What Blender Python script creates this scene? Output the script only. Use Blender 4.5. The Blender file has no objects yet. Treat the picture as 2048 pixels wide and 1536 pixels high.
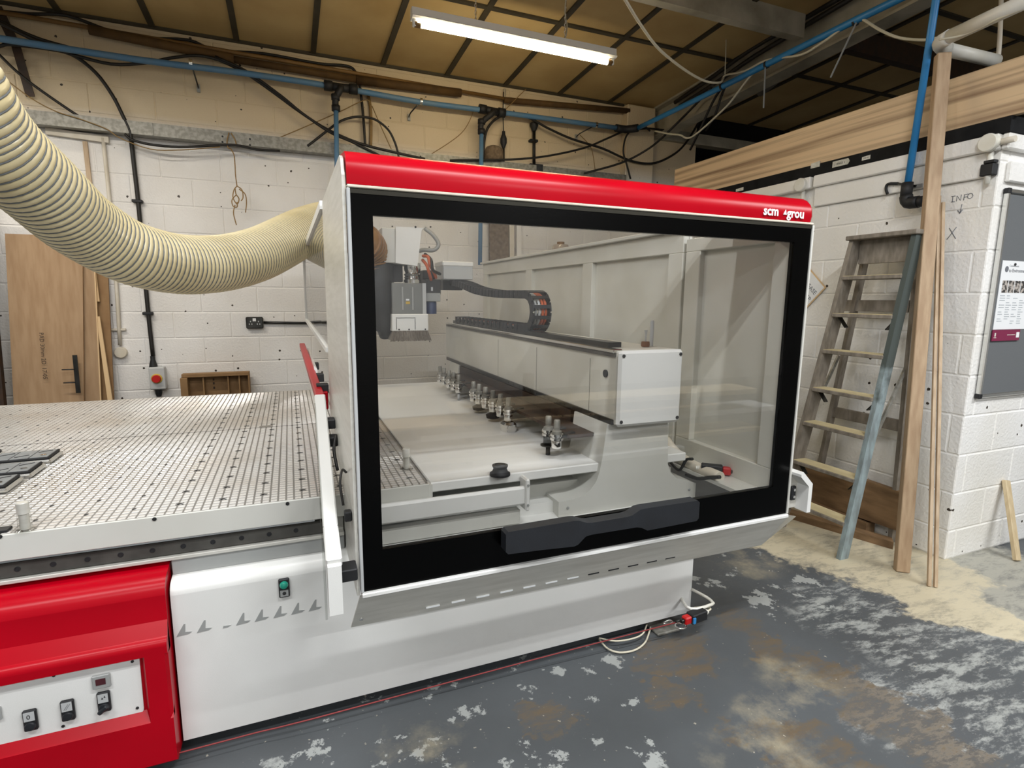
import bpy, math, random
from mathutils import Vector, Matrix
random.seed(7)
S = bpy.context.scene
COL = S.collection
# ------------------------------------------------------------------ camera
cam_d = bpy.data.cameras.new('camera')
cam = bpy.data.objects.new('camera', cam_d)
COL.objects.link(cam)
cam.matrix_world = Matrix([[0.926927, 0.04956, -0.371954, 0.0], [-0.375131, 0.146416, -0.915336, 0.0], [0.009096, 0.987981, 0.154308, 1.472], [0.0, 0.0, 0.0, 1.0]])
cam_d.sensor_width = 36.0
cam_d.lens = 19.1605
cam_d.clip_start = 0.05
S.camera = cam
# ------------------------------------------------------------------ world, exposure, lamps
S.view_settings.view_transform = 'Standard'
S.view_settings.look = 'None'
S.view_settings.gamma = 1.0
S.view_settings.use_curve_mapping = False
S.view_settings.exposure = -0.08
W = bpy.data.worlds.new('world'); S.world = W
W.use_nodes = True
W.node_tree.nodes['Background'].inputs[0].default_value = (0.75, 0.85, 1.0, 1)
W.node_tree.nodes['Background'].inputs[1].default_value = 0.05
S.cycles.max_bounces = 8
S.cycles.transparent_max_bounces = 12
S.cycles.caustics_reflective = False
S.cycles.caustics_refractive = False
S.cycles.sample_clamp_indirect = 6.0

def area(name, loc, power, col, lx=1.45, ly=0.06, rot=(0, 0, 0)):
    d = bpy.data.lights.new(name, 'AREA'); d.shape = 'RECTANGLE'; d.size = lx; d.size_y = ly
    d.energy = power; d.color = col
    o = bpy.data.objects.new(name, d); o.location = loc; o.rotation_euler = rot; COL.objects.link(o)
    return o
COOL = (0.97, 0.985, 1.0)
# fluorescent tubes of the workshop outside the frame, plus one added over the table: (x centre, y, z, power, colour); the one in view is lit by its own emissive tube
LAMPS = [(-1.7, 3.84, 3.225, 46, (1.0, 0.94, 0.84)), (-3.1, 4.90, 3.42, 22, (1.0, 0.90, 0.74)),
         (-0.7, 1.75, 3.42, 52, COOL), (-1.7, -0.2, 3.45, 66, COOL), (1.2, 0.1, 3.45, 100, COOL), (4.4, -0.4, 3.45, 112, COOL),  # first lamp of this row is added to brighten the beam side and table
         (-1.2, -3.0, 3.45, 115, COOL), (2.8, -3.0, 3.45, 115, COOL)]
for i, (x, y, z, p, c_) in enumerate(LAMPS):
    area('tube_light', (x, y, z), p, c_)

# ------------------------------------------------------------------ helpers
def c(h, a=1.0):
    h = h.lstrip('#'); r = [int(h[i:i+2], 16) / 255 for i in (0, 2, 4)]
    return tuple((v / 12.92 if v <= 0.04045 else ((v + 0.055) / 1.055) ** 2.4) for v in r) + (a,)

def node(nt, t, **kw):
    n = nt.nodes.new(t)
    for k, v in kw.items():
        if k.startswith('_'):
            setattr(n, k[1:], v)
        else:
            n.inputs[k.replace('__', ' ')].default_value = v
    return n

def pm(name, col, rough=0.5, metal=0.0, var=None, vs=6.0, vd=2.0, bump=None, stretch=None, spec=0.5, coat=0.0, trans=0.0, band=(0.35, 0.65)):
    """principled material; var = second colour mixed in by world-space noise; bump = (scale, strength)"""
    m = bpy.data.materials.new(name); m.use_nodes = True
    nt = m.node_tree; b = nt.nodes['Principled BSDF']
    b.inputs['Base Color'].default_value = c(col) if isinstance(col, str) else col
    b.inputs['Roughness'].default_value = rough
    b.inputs['Metallic'].default_value = metal
    b.inputs['Specular IOR Level'].default_value = spec
    b.inputs['Coat Weight'].default_value = coat
    b.inputs['Coat Roughness'].default_value = 0.08
    geo = node(nt, 'ShaderNodeNewGeometry')
    vec = geo.outputs['Position']
    if stretch:
        mp = node(nt, 'ShaderNodeMapping'); mp.inputs['Scale'].default_value = stretch
        nt.links.new(vec, mp.inputs['Vector']); vec = mp.outputs['Vector']
    if var:
        n = node(nt, 'ShaderNodeTexNoise', Scale=vs, Detail=vd + 3)
        nt.links.new(vec, n.inputs['Vector'])
        r = node(nt, 'ShaderNodeValToRGB')
        r.color_ramp.elements[0].position = band[0]; r.color_ramp.elements[1].position = band[1]
        r.color_ramp.elements[0].color = c(col) if isinstance(col, str) else col
        r.color_ramp.elements[1].color = c(var) if isinstance(var, str) else var
        nt.links.new(n.outputs['Fac'], r.inputs['Fac'])
        nt.links.new(r.outputs['Color'], b.inputs['Base Color'])
    if bump:
        n = node(nt, 'ShaderNodeTexNoise', Scale=bump[0], Detail=4.0)
        nt.links.new(vec, n.inputs['Vector'])
        bp = node(nt, 'ShaderNodeBump', Strength=bump[1], Distance=0.004)
        nt.links.new(n.outputs['Fac'], bp.inputs['Height'])
        nt.links.new(bp.outputs['Normal'], b.inputs['Normal'])
    return m

class MB:
    def __init__(s): s.v = []; s.f = []; s.s = []
    def add(s, vs, fs, sm=False):
        o = len(s.v); s.v += [tuple(map(float, q)) for q in vs]
        for q in fs: s.f.append([i + o for i in q]); s.s.append(sm)
        return s
    def hexa(s, p):  # 8 points: bottom 4 ccw, top 4 ccw
        return s.add(p, [(3, 2, 1, 0), (4, 5, 6, 7), (0, 1, 5, 4), (1, 2, 6, 5), (2, 3, 7, 6), (3, 0, 4, 7)])
    def box(s, x0, x1, y0, y1, z0, z1, b=0.0):
        cx, cy, cz = (x0+x1)/2, (y0+y1)/2, (z0+z1)/2
        return s.obox((cx, cy, cz), (1, 0, 0), (0, 1, 0), (0, 0, 1), abs(x1-x0)/2, abs(y1-y0)/2, abs(z1-z0)/2, b)
    def obox(s, ce, ax, ay, az, hx, hy, hz, b=0.0):
        ce = Vector(ce); ax, ay, az = Vector(ax).normalized(), Vector(ay).normalized(), Vector(az).normalized()
        P = lambda i, j, k: ce + ax*i + ay*j + az*k
        if b <= 0:
            return s.hexa([P(-hx,-hy,-hz), P(hx,-hy,-hz), P(hx,hy,-hz), P(-hx,hy,-hz), P(-hx,-hy,hz), P(hx,-hy,hz), P(hx,hy,hz), P(-hx,hy,hz)])
        b = min(b, hx*.95, hy*.95, hz*.95)
        vs = []; idx = {}
        for i in (-1, 1):
            for j in (-1, 1):
                for k in (-1, 1):
                    for a in range(3):
                        q = [i*hx, j*hy, k*hz]
                        for t, sg in enumerate((i, j, k)):
                            if t != a: q[t] -= sg*b
                        idx[(i, j, k, a)] = len(vs); vs.append(P(*q))
        fs = []
        def quad(a, b_, c_, d): fs.append([idx[a], idx[b_], idx[c_], idx[d]])
        for a in range(3):
            for sg in (-1, 1):
                u, w = [t for t in range(3) if t != a]
                def key(su, sw):
                    q = [0, 0, 0]; q[a] = sg; q[u] = su; q[w] = sw; return (q[0], q[1], q[2], a)
                quad(key(-1,-1), key(1,-1), key(1,1), key(-1,1))
        for a in range(3):
            u, w = [t for t in range(3) if t != a]
            for su in (-1, 1):
                for sw in (-1, 1):
                    def key(sa, face):
                        q = [0, 0, 0]; q[a] = sa; q[u] = su; q[w] = sw; return (q[0], q[1], q[2], face)
                    quad(key(-1, u), key(1, u), key(1, w), key(-1, w))
        for i in (-1, 1):
            for j in (-1, 1):
                for k in (-1, 1):
                    fs.append([idx[(i, j, k, 0)], idx[(i, j, k, 1)], idx[(i, j, k, 2)]])
        s.add(vs, fs); s.fix = True
        return s
    def bar(s, p0, p1, w, h, up=(0, 0, 1), b=0.0):
        p0, p1 = Vector(p0), Vector(p1); d = p1 - p0; L = d.length; d.normalize()
        u = Vector(up); sd = d.cross(u)
        if sd.length < 1e-4: sd = d.cross(Vector((0, 1, 0)))
        sd.normalize(); u = sd.cross(d).normalized()
        return s.obox((p0+p1)/2, d, sd, u, L/2, w/2, h/2, b)
    def prism(s, poly, axis, a0, a1, sm=False):
        n = len(poly)
        def P(q, a):
            return {'x': (a, q[0], q[1]), 'y': (q[0], a, q[1]), 'z': (q[0], q[1], a)}[axis]
        vs = [P(q, a0) for q in poly] + [P(q, a1) for q in poly]
        s.add(vs, [list(range(n)), list(range(2*n-1, n-1, -1))])
        s.add(vs, [(i, (i+1) % n, n+(i+1) % n, n+i) for i in range(n)], sm); s.fix = True
        return s
    def tube(s, pts, r, seg=8, smooth=4, caps=True):
        P = [Vector(p) for p in pts]
        if smooth > 1 and len(P) > 2: P = catmull(P, smooth)
        n = len(P); R = r if isinstance(r, (list, tuple)) else [r]*n
        if len(R) != n: R = [R[min(len(R)-1, int(i*(len(R)-1)/(n-1)+.5))] for i in range(n)]
        t = (P[1]-P[0]).normalized(); a = t.orthogonal().normalized(); vs = []
        for i in range(n):
            t2 = ((P[min(i+1, n-1)] - P[max(i-1, 0)])).normalized()
            a = (a - t2*a.dot(t2)); a = a.normalized() if a.length > 1e-6 else t2.orthogonal().normalized()
            bb = t2.cross(a)
            for k in range(seg):
                an = 2*math.pi*k/seg; vs.append(P[i] + (a*math.cos(an) + bb*math.sin(an))*R[i])
        fs = [(i*seg+k, i*seg+(k+1) % seg, (i+1)*seg+(k+1) % seg, (i+1)*seg+k) for i in range(n-1) for k in range(seg)]
        o = len(s.v); s.add(vs, fs, True)
        if caps:
            s.f.append([o+k for k in range(seg-1, -1, -1)]); s.s.append(False)
            s.f.append([o+(n-1)*seg+k for k in range(seg)]); s.s.append(False)
        return s
    def cyl(s, p0, p1, r0, r1=None, seg=16):
        return s.tube([p0, p1], [r0, r0 if r1 is None else r1], seg, 1)
    def lathe(s, base, axis, prof, seg=16):
        b = Vector(base); d = Vector(axis).normalized(); a = d.orthogonal().normalized(); e = d.cross(a)
        vs = []
        for r, h in prof:
            for k in range(seg):
                an = 2*math.pi*k/seg; vs.append(b + d*h + (a*math.cos(an)+e*math.sin(an))*max(r, 1e-4))
        fs = [(i*seg+k, i*seg+(k+1) % seg, (i+1)*seg+(k+1) % seg, (i+1)*seg+k) for i in range(len(prof)-1) for k in range(seg)]
        o = len(s.v); s.add(vs, fs, False)
        s.f.append([o+k for k in range(seg-1, -1, -1)]); s.s.append(False)
        n = len(prof); s.f.append([o+(n-1)*seg+k for k in range(seg)]); s.s.append(False)
        s.auto = True
        return s
    def build(s, name, mat, parent=None, org=None, auto=None):
        o0 = Vector(org) if org is not None else (Vector(parent['_o']) if parent is not None and '_o' in parent else Vector((0, 0, 0)))
        me = bpy.data.meshes.new(name)
        me.from_pydata([Vector(v) - o0 for v in s.v], [], s.f)
        for p, sm in zip(me.polygons, s.s): p.use_smooth = sm
        if hasattr(s, 'fix'):
            import bmesh
            bm = bmesh.new(); bm.from_mesh(me); bmesh.ops.recalc_face_normals(bm, faces=bm.faces); bm.to_mesh(me); bm.free()
        if auto or hasattr(s, 'auto'):
            me.polygons.foreach_set('use_smooth', [True]*len(me.polygons))
            me.set_sharp_from_angle(angle=math.radians(auto or 35))
        me.materials.append(mat); me.update()
        o = bpy.data.objects.new(name, me); COL.objects.link(o)
        if parent is None: o.location = o0
        else: o.parent = parent
        o['_o'] = tuple(o0)
        return o

def catmull(P, n):
    Q = [P[0]*2 - P[1]] + P + [P[-1]*2 - P[-2]]; out = []
    for i in range(1, len(Q)-2):
        a, b, d, e = Q[i-1], Q[i], Q[i+1], Q[i+2]
        for k in range(n):
            t = k/n
            out.append(0.5*((2*b) + (d-a)*t + (2*a-5*b+4*d-e)*t*t + (3*b-a-3*d+e)*t**3))
    out.append(P[-1]); return out

def arc(cx, cy, r, a0, a1, n=6):
    return [(cx + r*math.cos(math.radians(a0+(a1-a0)*i/n)), cy + r*math.sin(math.radians(a0+(a1-a0)*i/n))) for i in range(n+1)]

def thing(name, label, cat, loc, group=None):
    o = bpy.data.objects.new(name, None); COL.objects.link(o); o.location = loc
    o.empty_display_size = 0.05; o['_o'] = tuple(loc)
    return tag(o, label, cat, group)
def tag(o, label, cat, group=None):
    o['label'] = label; o['category'] = cat
    if group: o['group'] = group
    return o
def struct(o, label=None):
    o['kind'] = 'structure'
    if label: o['label'] = label
    return o
def single(name, mb, mat, label, cat, group=None, org=None):
    if org is None:
        n = len(mb.v); org = (sum(v[0] for v in mb.v)/n, sum(v[1] for v in mb.v)/n, min(v[2] for v in mb.v))
    return tag(mb.build(name, mat, None, org), label, cat, group)
def text(name, st, size, org, xd, yd, mat, parent=None, depth=0.0008, bold=0.0, align='LEFT'):
    cu = bpy.data.curves.new('txt', 'FONT'); cu.body = st; cu.size = size; cu.extrude = depth; cu.offset = bold; cu.align_x = align
    cu.resolution_u = 2
    t = bpy.data.objects.new('txt', cu); COL.objects.link(t)
    me = bpy.data.meshes.new_from_object(t.evaluated_get(bpy.context.evaluated_depsgraph_get()))
    bpy.data.objects.remove(t); bpy.data.curves.remove(cu)
    xd, yd = Vector(xd).normalized(), Vector(yd).normalized(); zd = xd.cross(yd)
    o0 = Vector(parent['_o']) if parent is not None else Vector((0, 0, 0))
    for v in me.vertices: v.co = Vector(org) + xd*v.co.x + yd*v.co.y + zd*v.co.z - o0
    me.name = name; me.materials.clear(); me.materials.append(mat)
    o = bpy.data.objects.new(name, me); COL.objects.link(o)
    if parent is not None: o.parent = parent
    o['_o'] = tuple(o0)
    return o
# ------------------------------------------------------------------ materials
def wall_paint(name, lo, lo2, hi):
    m = bpy.data.materials.new(name); m.use_nodes = True; nt = m.node_tree; b = nt.nodes['Principled BSDF']; L = nt.links.new
    b.inputs['Roughness'].default_value = 0.55
    geo = node(nt, 'ShaderNodeNewGeometry'); pos = geo.outputs['Position']
    sep = node(nt, 'ShaderNodeSeparateXYZ'); L(pos, sep.inputs[0])
    n1 = node(nt, 'ShaderNodeTexNoise', Scale=1.7, Detail=6.0); L(pos, n1.inputs['Vector'])
    r1 = node(nt, 'ShaderNodeValToRGB'); r1.color_ramp.elements[0].position = .4; r1.color_ramp.elements[1].position = .72
    r1.color_ramp.elements[0].color = c(lo); r1.color_ramp.elements[1].color = c(lo2); L(n1.outputs['Fac'], r1.inputs['Fac'])
    mr = node(nt, 'ShaderNodeMapRange'); mr.inputs[1].default_value = 2.78; mr.inputs[2].default_value = 2.95; L(sep.outputs[2], mr.inputs[0])
    mx = node(nt, 'ShaderNodeMix', _data_type='RGBA'); L(mr.outputs[0], mx.inputs[0]); L(r1.outputs[0], mx.inputs[6]); mx.inputs[7].default_value = c(hi)
    # drill holes and chips
    ad = node(nt, 'ShaderNodeMath', _operation='ADD'); L(sep.outputs[0], ad.inputs[0]); L(sep.outputs[1], ad.inputs[1])
    cb = node(nt, 'ShaderNodeCombineXYZ'); L(ad.outputs[0], cb.inputs[0]); L(sep.outputs[2], cb.inputs[1])
    vo = node(nt, 'ShaderNodeTexVoronoi', _voronoi_dimensions='2D', Scale=5.5); L(cb.outputs[0], vo.inputs['Vector'])
    n2 = node(nt, 'ShaderNodeTexNoise', Scale=90.0, Detail=2.0); L(pos, n2.inputs['Vector'])
    sm = node(nt, 'ShaderNodeSeparateColor'); L(vo.outputs['Color'], sm.inputs[0])
    th = node(nt, 'ShaderNodeMath', _operation='MULTIPLY_ADD'); L(sm.outputs[0], th.inputs[0]); th.inputs[1].default_value = 0.105; th.inputs[2].default_value = -0.026
    lt = node(nt, 'ShaderNodeMath', _operation='LESS_THAN')
    dd = node(nt, 'ShaderNodeMath', _operation='MULTIPLY_ADD'); L(n2.outputs['Fac'], dd.inputs[0]); dd.inputs[1].default_value = .05; L(vo.outputs['Distance'], dd.inputs[2])
    L(dd.outputs[0], lt.inputs[0]); L(th.outputs[0], lt.inputs[1])
    m2 = node(nt, 'ShaderNodeMix', _data_type='RGBA'); L(lt.outputs[0], m2.inputs[0]); L(mx.outputs[2], m2.inputs[6]); m2.inputs[7].default_value = c('#3c342c')
    L(m2.outputs[2], b.inputs['Base Color'])
    n3 = node(nt, 'ShaderNodeTexNoise', Scale=60.0, Detail=6.0); L(pos, n3.inputs['Vector'])
    bp = node(nt, 'ShaderNodeBump', Strength=0.8, Distance=0.005); L(n3.outputs['Fac'], bp.inputs['Height']); L(bp.outputs['Normal'], b.inputs['Normal'])
    return m
M = {}
M['wall'] = wall_paint('painted_blockwork', '#e9e7e4', '#dedad4', '#d3c2a4')
M['pwall'] = wall_paint('painted_partition', '#f0efec', '#e4e1d8', '#f0efec')
M['mortar'] = pm('painted_mortar', '#d9d3c8', .7, var='#c7bfb0', vs=9)
M['ceil'] = pm('ceiling_board', '#bfa674', .75, var='#a98e5c', vs=1.4, bump=(40, .15))
M['batten'] = pm('ceiling_batten', '#2f2a1e', .6, var='#3d3626', vs=5)
M['rust'] = pm('rusty_steel', '#2b211b', .55, var='#3d2a1c', vs=14)
M['steel_paint'] = pm('painted_steel', '#b5b0a0', .5, var='#8f8a7a', vs=4)
M['dark_wall'] = pm('shade_toned_lining', '#2a2622', .9, var='#1d1a17', vs=2)  # darkness of the void put into the colour, lamps would reach it
M['white'] = pm('white_enamel', '#e9e9e6', .35, var='#e2e2de', vs=2, bump=(400, .06))
M['offwhite'] = pm('grey_white_enamel', '#d6d6d0', .38, var='#cdccc4', vs=2)
M['beam'] = pm('cream_white_enamel', '#dfded6', .4, var='#d3d1c6', vs=3)
M['red'] = pm('red_enamel', '#b20018', .3, var='#a80015', vs=3, spec=.2)
M['black'] = pm('black_gloss', '#020202', .25, bump=(120, .05), spec=.12)
M['rubber'] = pm('black_rubber', '#141517', .6, var='#1c1d20', vs=20)
M['handle'] = pm('handle_plastic', '#191b1f', .5, var='#1e2126', vs=10, bump=(300, .1))
M['dark_metal'] = pm('dark_steel', '#4a4a48', .3, .9, var='#3a3a38', vs=12)
M['stainless'] = pm('stainless_steel', '#dad8d0', .34, .25, var='#cdcbc2', vs=5, stretch=(1, 1, 12))
M['alu'] = pm('bright_aluminium', '#dcdcd8', .25, .9)
M['chrome'] = pm('chrome', '#e6e6e4', .12, 1.0)
M['galv'] = pm('galvanised_steel', '#98968e', .5, .4, var='#7f7d75', vs=30, band=(.4, .6))
M['table'] = pm('table_pads', '#e6e4e0', .22, .3, var='#cbc2b5', vs=2.2, band=(.42, .72))
M['groove'] = pm('table_groove', '#7d7a74', .5, .1)
M['blue'] = pm('blue_pipe', '#2e86c4', .4, var='#2a7cb8', vs=6)
M['blue_d'] = pm('dusty_blue_pipe', '#4f7da6', .5, var='#5f809c', vs=6)
M['cable'] = pm('black_cable', '#15120f', .55)
M['cable_w'] = pm('white_cable', '#cfc9b4', .6)
M['wire'] = pm('thin_wire', '#8a6f42', .6)
M['rope'] = pm('twine', '#9a7c4e', .85, var='#86693d', vs=80)
M['lag'] = pm('brown_lagging', '#5c431f', .8, var='#4b3517', vs=10)
M['tanpipe'] = pm('brown_pipe', '#7a5c30', .6, var='#6a4e28', vs=7)
M['conduit'] = pm('painted_conduit', '#d9d2c4', .5, var='#cbc2b0', vs=9)
M['white_pipe'] = pm('white_plastic_pipe', '#e4e3dc', .4, var='#d8d5c8', vs=6)
M['mdf'] = pm('mdf_board', '#a98c6c', .7, var='#9c7e5e', vs=5, stretch=(6, 6, .7), vd=4)
M['mdf2'] = pm('raw_mdf', '#94744e', .7, var='#866642', vs=9)
M['ply'] = pm('pale_edge', '#d6b78c', .7)
M['grain'] = pm('zebra_laminate', '#d8bd98', .5, var='#765740', vs=1.1, stretch=(1, .42, 24), vd=3, band=(.43, .72))
M['post'] = pm('planed_timber', '#b59c7e', .6, var='#a2876a', vs=5, stretch=(8, 8, .8))
M['strip_w'] = pm('thin_timber', '#c6b094', .65, var='#b0987c', vs=5, stretch=(8, 8, .8))
M['plank'] = pm('brown_plank', '#8d7050', .7, var='#6a5238', vs=4, stretch=(5, 1, 5))
M['palewood'] = pm('pale_timber', '#d3c09c', .65, var='#c2ad88', vs=5, stretch=(8, 8, .8))
M['ladder'] = pm('weathered_ladder_wood', '#8d857a', .75, var='#6f675c', vs=10, stretch=(3, 3, 1), vd=4)
M['tread'] = pm('dusty_tread', '#cdbf96', .8, var='#bcae88', vs=9)
M['rail'] = pm('guide_rail_steel', '#5d5b56', .35, .3, var='#4c4a46', vs=12)
M['stile_up'] = pm('dark_painted_stile', '#4a514e', .6, var='#343a38', vs=12, stretch=(3, 3, 1))
def stile_mat():
    m = pm('two_tone_stile', '#93a3a6', .65, var='#767f80', vs=9, stretch=(3, 3, 1)); nt = m.node_tree; L = nt.links.new; b = nt.nodes['Principled BSDF']
    old = b.inputs['Base Color'].links[0].from_socket
    g = node(nt, 'ShaderNodeNewGeometry'); sp = node(nt, 'ShaderNodeSeparateXYZ'); L(g.outputs['Position'], sp.inputs[0])
    n = node(nt, 'ShaderNodeTexNoise', Scale=9.0, Detail=6.0); L(g.outputs['Position'], n.inputs['Vector'])
    a = node(nt, 'ShaderNodeMath', _operation='MULTIPLY_ADD'); L(n.outputs['Fac'], a.inputs[0]); a.inputs[1].default_value = .9; L(sp.outputs[2], a.inputs[2])
    r = node(nt, 'ShaderNodeMapRange'); r.inputs[1].default_value = 1.38; r.inputs[2].default_value = 1.56; L(a.outputs[0], r.inputs[0])
    x = node(nt, 'ShaderNodeMix', _data_type='RGBA'); L(r.outputs[0], x.inputs[0]); L(old, x.inputs[6]); x.inputs[7].default_value = c('#454d4a'); L(x.outputs[2], b.inputs['Base Color'])
    return m
M['stile'] = stile_mat()
M['olive'] = pm('olive_strip', '#2c2a22', .5, spec=.2)
M['green'] = pm('dark_green_paint', '#2f5f52', .6)
M['felt'] = pm('grey_felt', '#66696b', .95, bump=(300, .2))
M['paper'] = pm('paper', '#e9ebec', .8)
M['ink'] = pm('grey_ink', '#6d7077', .8)
M['dark_ink'] = pm('dark_ink', '#2a2a2a', .7)
M['maroon'] = pm('maroon_card', '#7d2447', .6)
M['label'] = pm('off_white_label', '#d8d6cc', .7, var='#bdbbae', vs=30)
M['black_board'] = pm('black_board', '#0c0d0e', .7, var='#1c1d1f', vs=8, spec=.15)
M['grey_box'] = pm('grey_plastic', '#9a9c9a', .4)
M['smoked'] = pm('smoked_cover', '#6f716f', .25, var='#7c7e7b', vs=3)
M['grey_lt'] = pm('light_grey_metal', '#b9bbbb', .35)
M['orange'] = pm('orange_cable', '#c25a2a', .5)
M['bluem'] = pm('navy_motor', '#17305c', .45)
M['teal'] = pm('green_lens', '#1f8f78', .2)
M['dark_red'] = pm('dark_red_window', '#4a2026', .3)
M['bristle'] = pm('brush_bristle', '#8c8378', .9, var='#5f574c', vs=60, stretch=(4, 4, .2))
M['sheath'] = pm('dark_hose', '#25272a', .5)
M['pod'] = pm('grey_pod_pad', '#83878a', .35, var='#979b9c', vs=25)
M['yellow'] = pm('yellow_sticker', '#c2a13a', .5)
M['cork'] = pm('brown_cork', '#7a5238', .8)
M['redknob'] = pm('red_knob', '#b81414', .4)
M['cord_red'] = pm('red_cord', '#8a3030', .6)
M['lump'] = pm('grey_sacking', '#7d6c58', .9, var='#5e5040', vs=30)
M['hosew'] = pm('hose_wire', '#6b6f71', .5)
def glass(name, tint, gl=0.0):
    m = bpy.data.materials.new(name); m.use_nodes = True; nt = m.node_tree; nt.nodes.remove(nt.nodes['Principled BSDF']); L = nt.links.new
    t = node(nt, 'ShaderNodeBsdfTransparent'); t.inputs[0].default_value = tint
    g = node(nt, 'ShaderNodeBsdfGlossy', Roughness=gl)
    fr = node(nt, 'ShaderNodeFresnel', IOR=1.5); mx = node(nt, 'ShaderNodeMixShader')
    ge = node(nt, 'ShaderNodeNewGeometry'); ir = node(nt, 'ShaderNodeMapRange'); ir.inputs[3].default_value = 1.5; ir.inputs[4].default_value = 1/1.5
    L(ge.outputs['Backfacing'], ir.inputs[0]); L(ir.outputs[0], fr.inputs['IOR'])   # same reflectance on both faces of the sheet
    L(fr.outputs[0], mx.inputs[0]); L(t.outputs[0], mx.inputs[1]); L(g.outputs[0], mx.inputs[2]); L(mx.outputs[0], nt.nodes['Material Output'].inputs[0])
    return m
M['glass'] = glass('door_glass', (.90, .90, .895, 1))
M['acrylic'] = glass('clear_acrylic', (.93, .93, .92, 1))
M['flap'] = glass('clear_curtain', (.86, .87, .86, 1), .15)
def emit(name, col, st):
    m = bpy.data.materials.new(name); m.use_nodes = True; b = m.node_tree.nodes['Principled BSDF']
    b.inputs['Base Color'].default_value = (.9, .9, .9, 1); b.inputs['Emission Color'].default_value = col; b.inputs['Emission Strength'].default_value = st
    return m
M['tube'] = emit('lit_tube', (1.0, .82, .52, 1), 62.0)
def hose_mat():
    m = pm('cream_hose', '#d8cba4', .3, var='#c9ba90', vs=4, spec=.6)
    m.node_tree.nodes['Principled BSDF'].inputs['Subsurface Weight'].default_value = 0.0
    return m
M['hose'] = hose_mat()
M['hose_b'] = pm('amber_hose', '#9c7442', .35, var='#8a6236', vs=10)
def floor_mat():
    m = bpy.data.materials.new('painted_concrete'); m.use_nodes = True; nt = m.node_tree; b = nt.nodes['Principled BSDF']; L = nt.links.new
    geo = node(nt, 'ShaderNodeNewGeometry'); pos = geo.outputs['Position']
    nd = node(nt, 'ShaderNodeTexNoise', Scale=5.0, Detail=8.0); nd.inputs['Roughness'].default_value = .68; L(pos, nd.inputs['Vector'])
    vm = node(nt, 'ShaderNodeVectorMath', _operation='MULTIPLY_ADD'); L(nd.outputs['Color'], vm.inputs[0]); vm.inputs[1].default_value = (.5, .5, 0); L(pos, vm.inputs[2])
    def blobs(lst):
        out = None
        for x, y, r in lst:
            ds = node(nt, 'ShaderNodeVectorMath', _operation='DISTANCE'); L(vm.outputs[0], ds.inputs[0]); ds.inputs[1].default_value = (x+.25, y+.25, 0)
            q = node(nt, 'ShaderNodeMath', _operation='MULTIPLY_ADD'); L(ds.outputs['Value'], q.inputs[0]); q.inputs[1].default_value = -1/r; q.inputs[2].default_value = 1.0
            if out is None: out = q.outputs[0]
            else:
                mxx = node(nt, 'ShaderNodeMath', _operation='MAXIMUM'); L(out, mxx.inputs[0]); L(q.outputs[0], mxx.inputs[1]); out = mxx.outputs[0]
        return out
    def ramp(src, a, bb, mx=1.0):
        r = node(nt, 'ShaderNodeMapRange'); r.inputs[1].default_value = a; r.inputs[2].default_value = bb; r.inputs[4].default_value = mx; L(src, r.inputs[0]); return r.outputs[0]
    def mix(fac, a, col):
        x = node(nt, 'ShaderNodeMix', _data_type='RGBA'); L(fac, x.inputs[0]); L(a, x.inputs[6]); x.inputs[7].default_value = c(col); return x.outputs[2]
    def mul(a, b_):
        x = node(nt, 'ShaderNodeMath', _operation='MULTIPLY'); L(a, x.inputs[0]); L(b_, x.inputs[1]); return x.outputs[0]
    n1 = node(nt, 'ShaderNodeTexNoise', Scale=1.2, Detail=5.0); L(pos, n1.inputs['Vector'])
    r1 = node(nt, 'ShaderNodeValToRGB'); r1.color_ramp.elements[0].color = c('#494c4e'); r1.color_ramp.elements[1].color = c('#575b5e'); r1.color_ramp.elements[0].position = .35; r1.color_ramp.elements[1].position = .7
    L(n1.outputs['Fac'], r1.inputs['Fac']); col = r1.outputs[0]
    n6 = node(nt, 'ShaderNodeTexNoise', Scale=5.5, Detail=10.0); n6.inputs['Roughness'].default_value = .7; L(pos, n6.inputs['Vector'])
    # worn light patches: flaked paint, strongest on the walkway
    n2 = node(nt, 'ShaderNodeTexNoise', Scale=3.2, Detail=9.0); n2.inputs['Roughness'].default_value = .66; L(pos, n2.inputs['Vector'])
    flk = ramp(n6.outputs['Fac'], .57, .585)
    col = mix(mul(flk, blobs_keep(blobs, ramp, FLAKE, .0, .12)), col, '#999c99')
    n4 = node(nt, 'ShaderNodeTexNoise', Scale=10.0, Detail=12.0); n4.inputs['Roughness'].default_value = .78
    mp = node(nt, 'ShaderNodeMapping'); mp.inputs['Rotation'].default_value = (0, 0, .5); mp.inputs['Scale'].default_value = (.5, 1.4, 1); L(pos, mp.inputs['Vector']); L(mp.outputs[0], n4.inputs['Vector'])
    col = mix(mul(ramp(n4.outputs['Fac'], .485, .58, .85), ramp(blobs(SCUFF), .0, .35)), col, '#a3a6a2')
    col = mix(mul(ramp(n4.outputs['Fac'], .40, .60, .95), ramp(blobs(BROWN), .06, .22)), col, '#655744')
    col = mix(mul(ramp(n2.outputs['Fac'], .46, .62, .7), ramp(blobs(TAN), .1, .7)), col, '#a0977f')
    conc = ramp(blobs(CONC), .0, .18); conc = mul(conc, ramp(n4.outputs['Fac'], .28, .52)); col = mix(conc, col, '#a5a398')
    dust = mul(ramp(blobs(DUST), .0, .16), ramp(n4.outputs['Fac'], .24, .52, .88)); col = mix(dust, col, '#cbc0a4')
    n5 = node(nt, 'ShaderNodeTexNoise', Scale=45.0, Detail=3.0); L(pos, n5.inputs['Vector'])
    col = mix(ramp(n5.outputs['Fac'], .70, .74, .7), col, '#b9b2a0')
    L(col, b.inputs['Base Color'])
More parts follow.
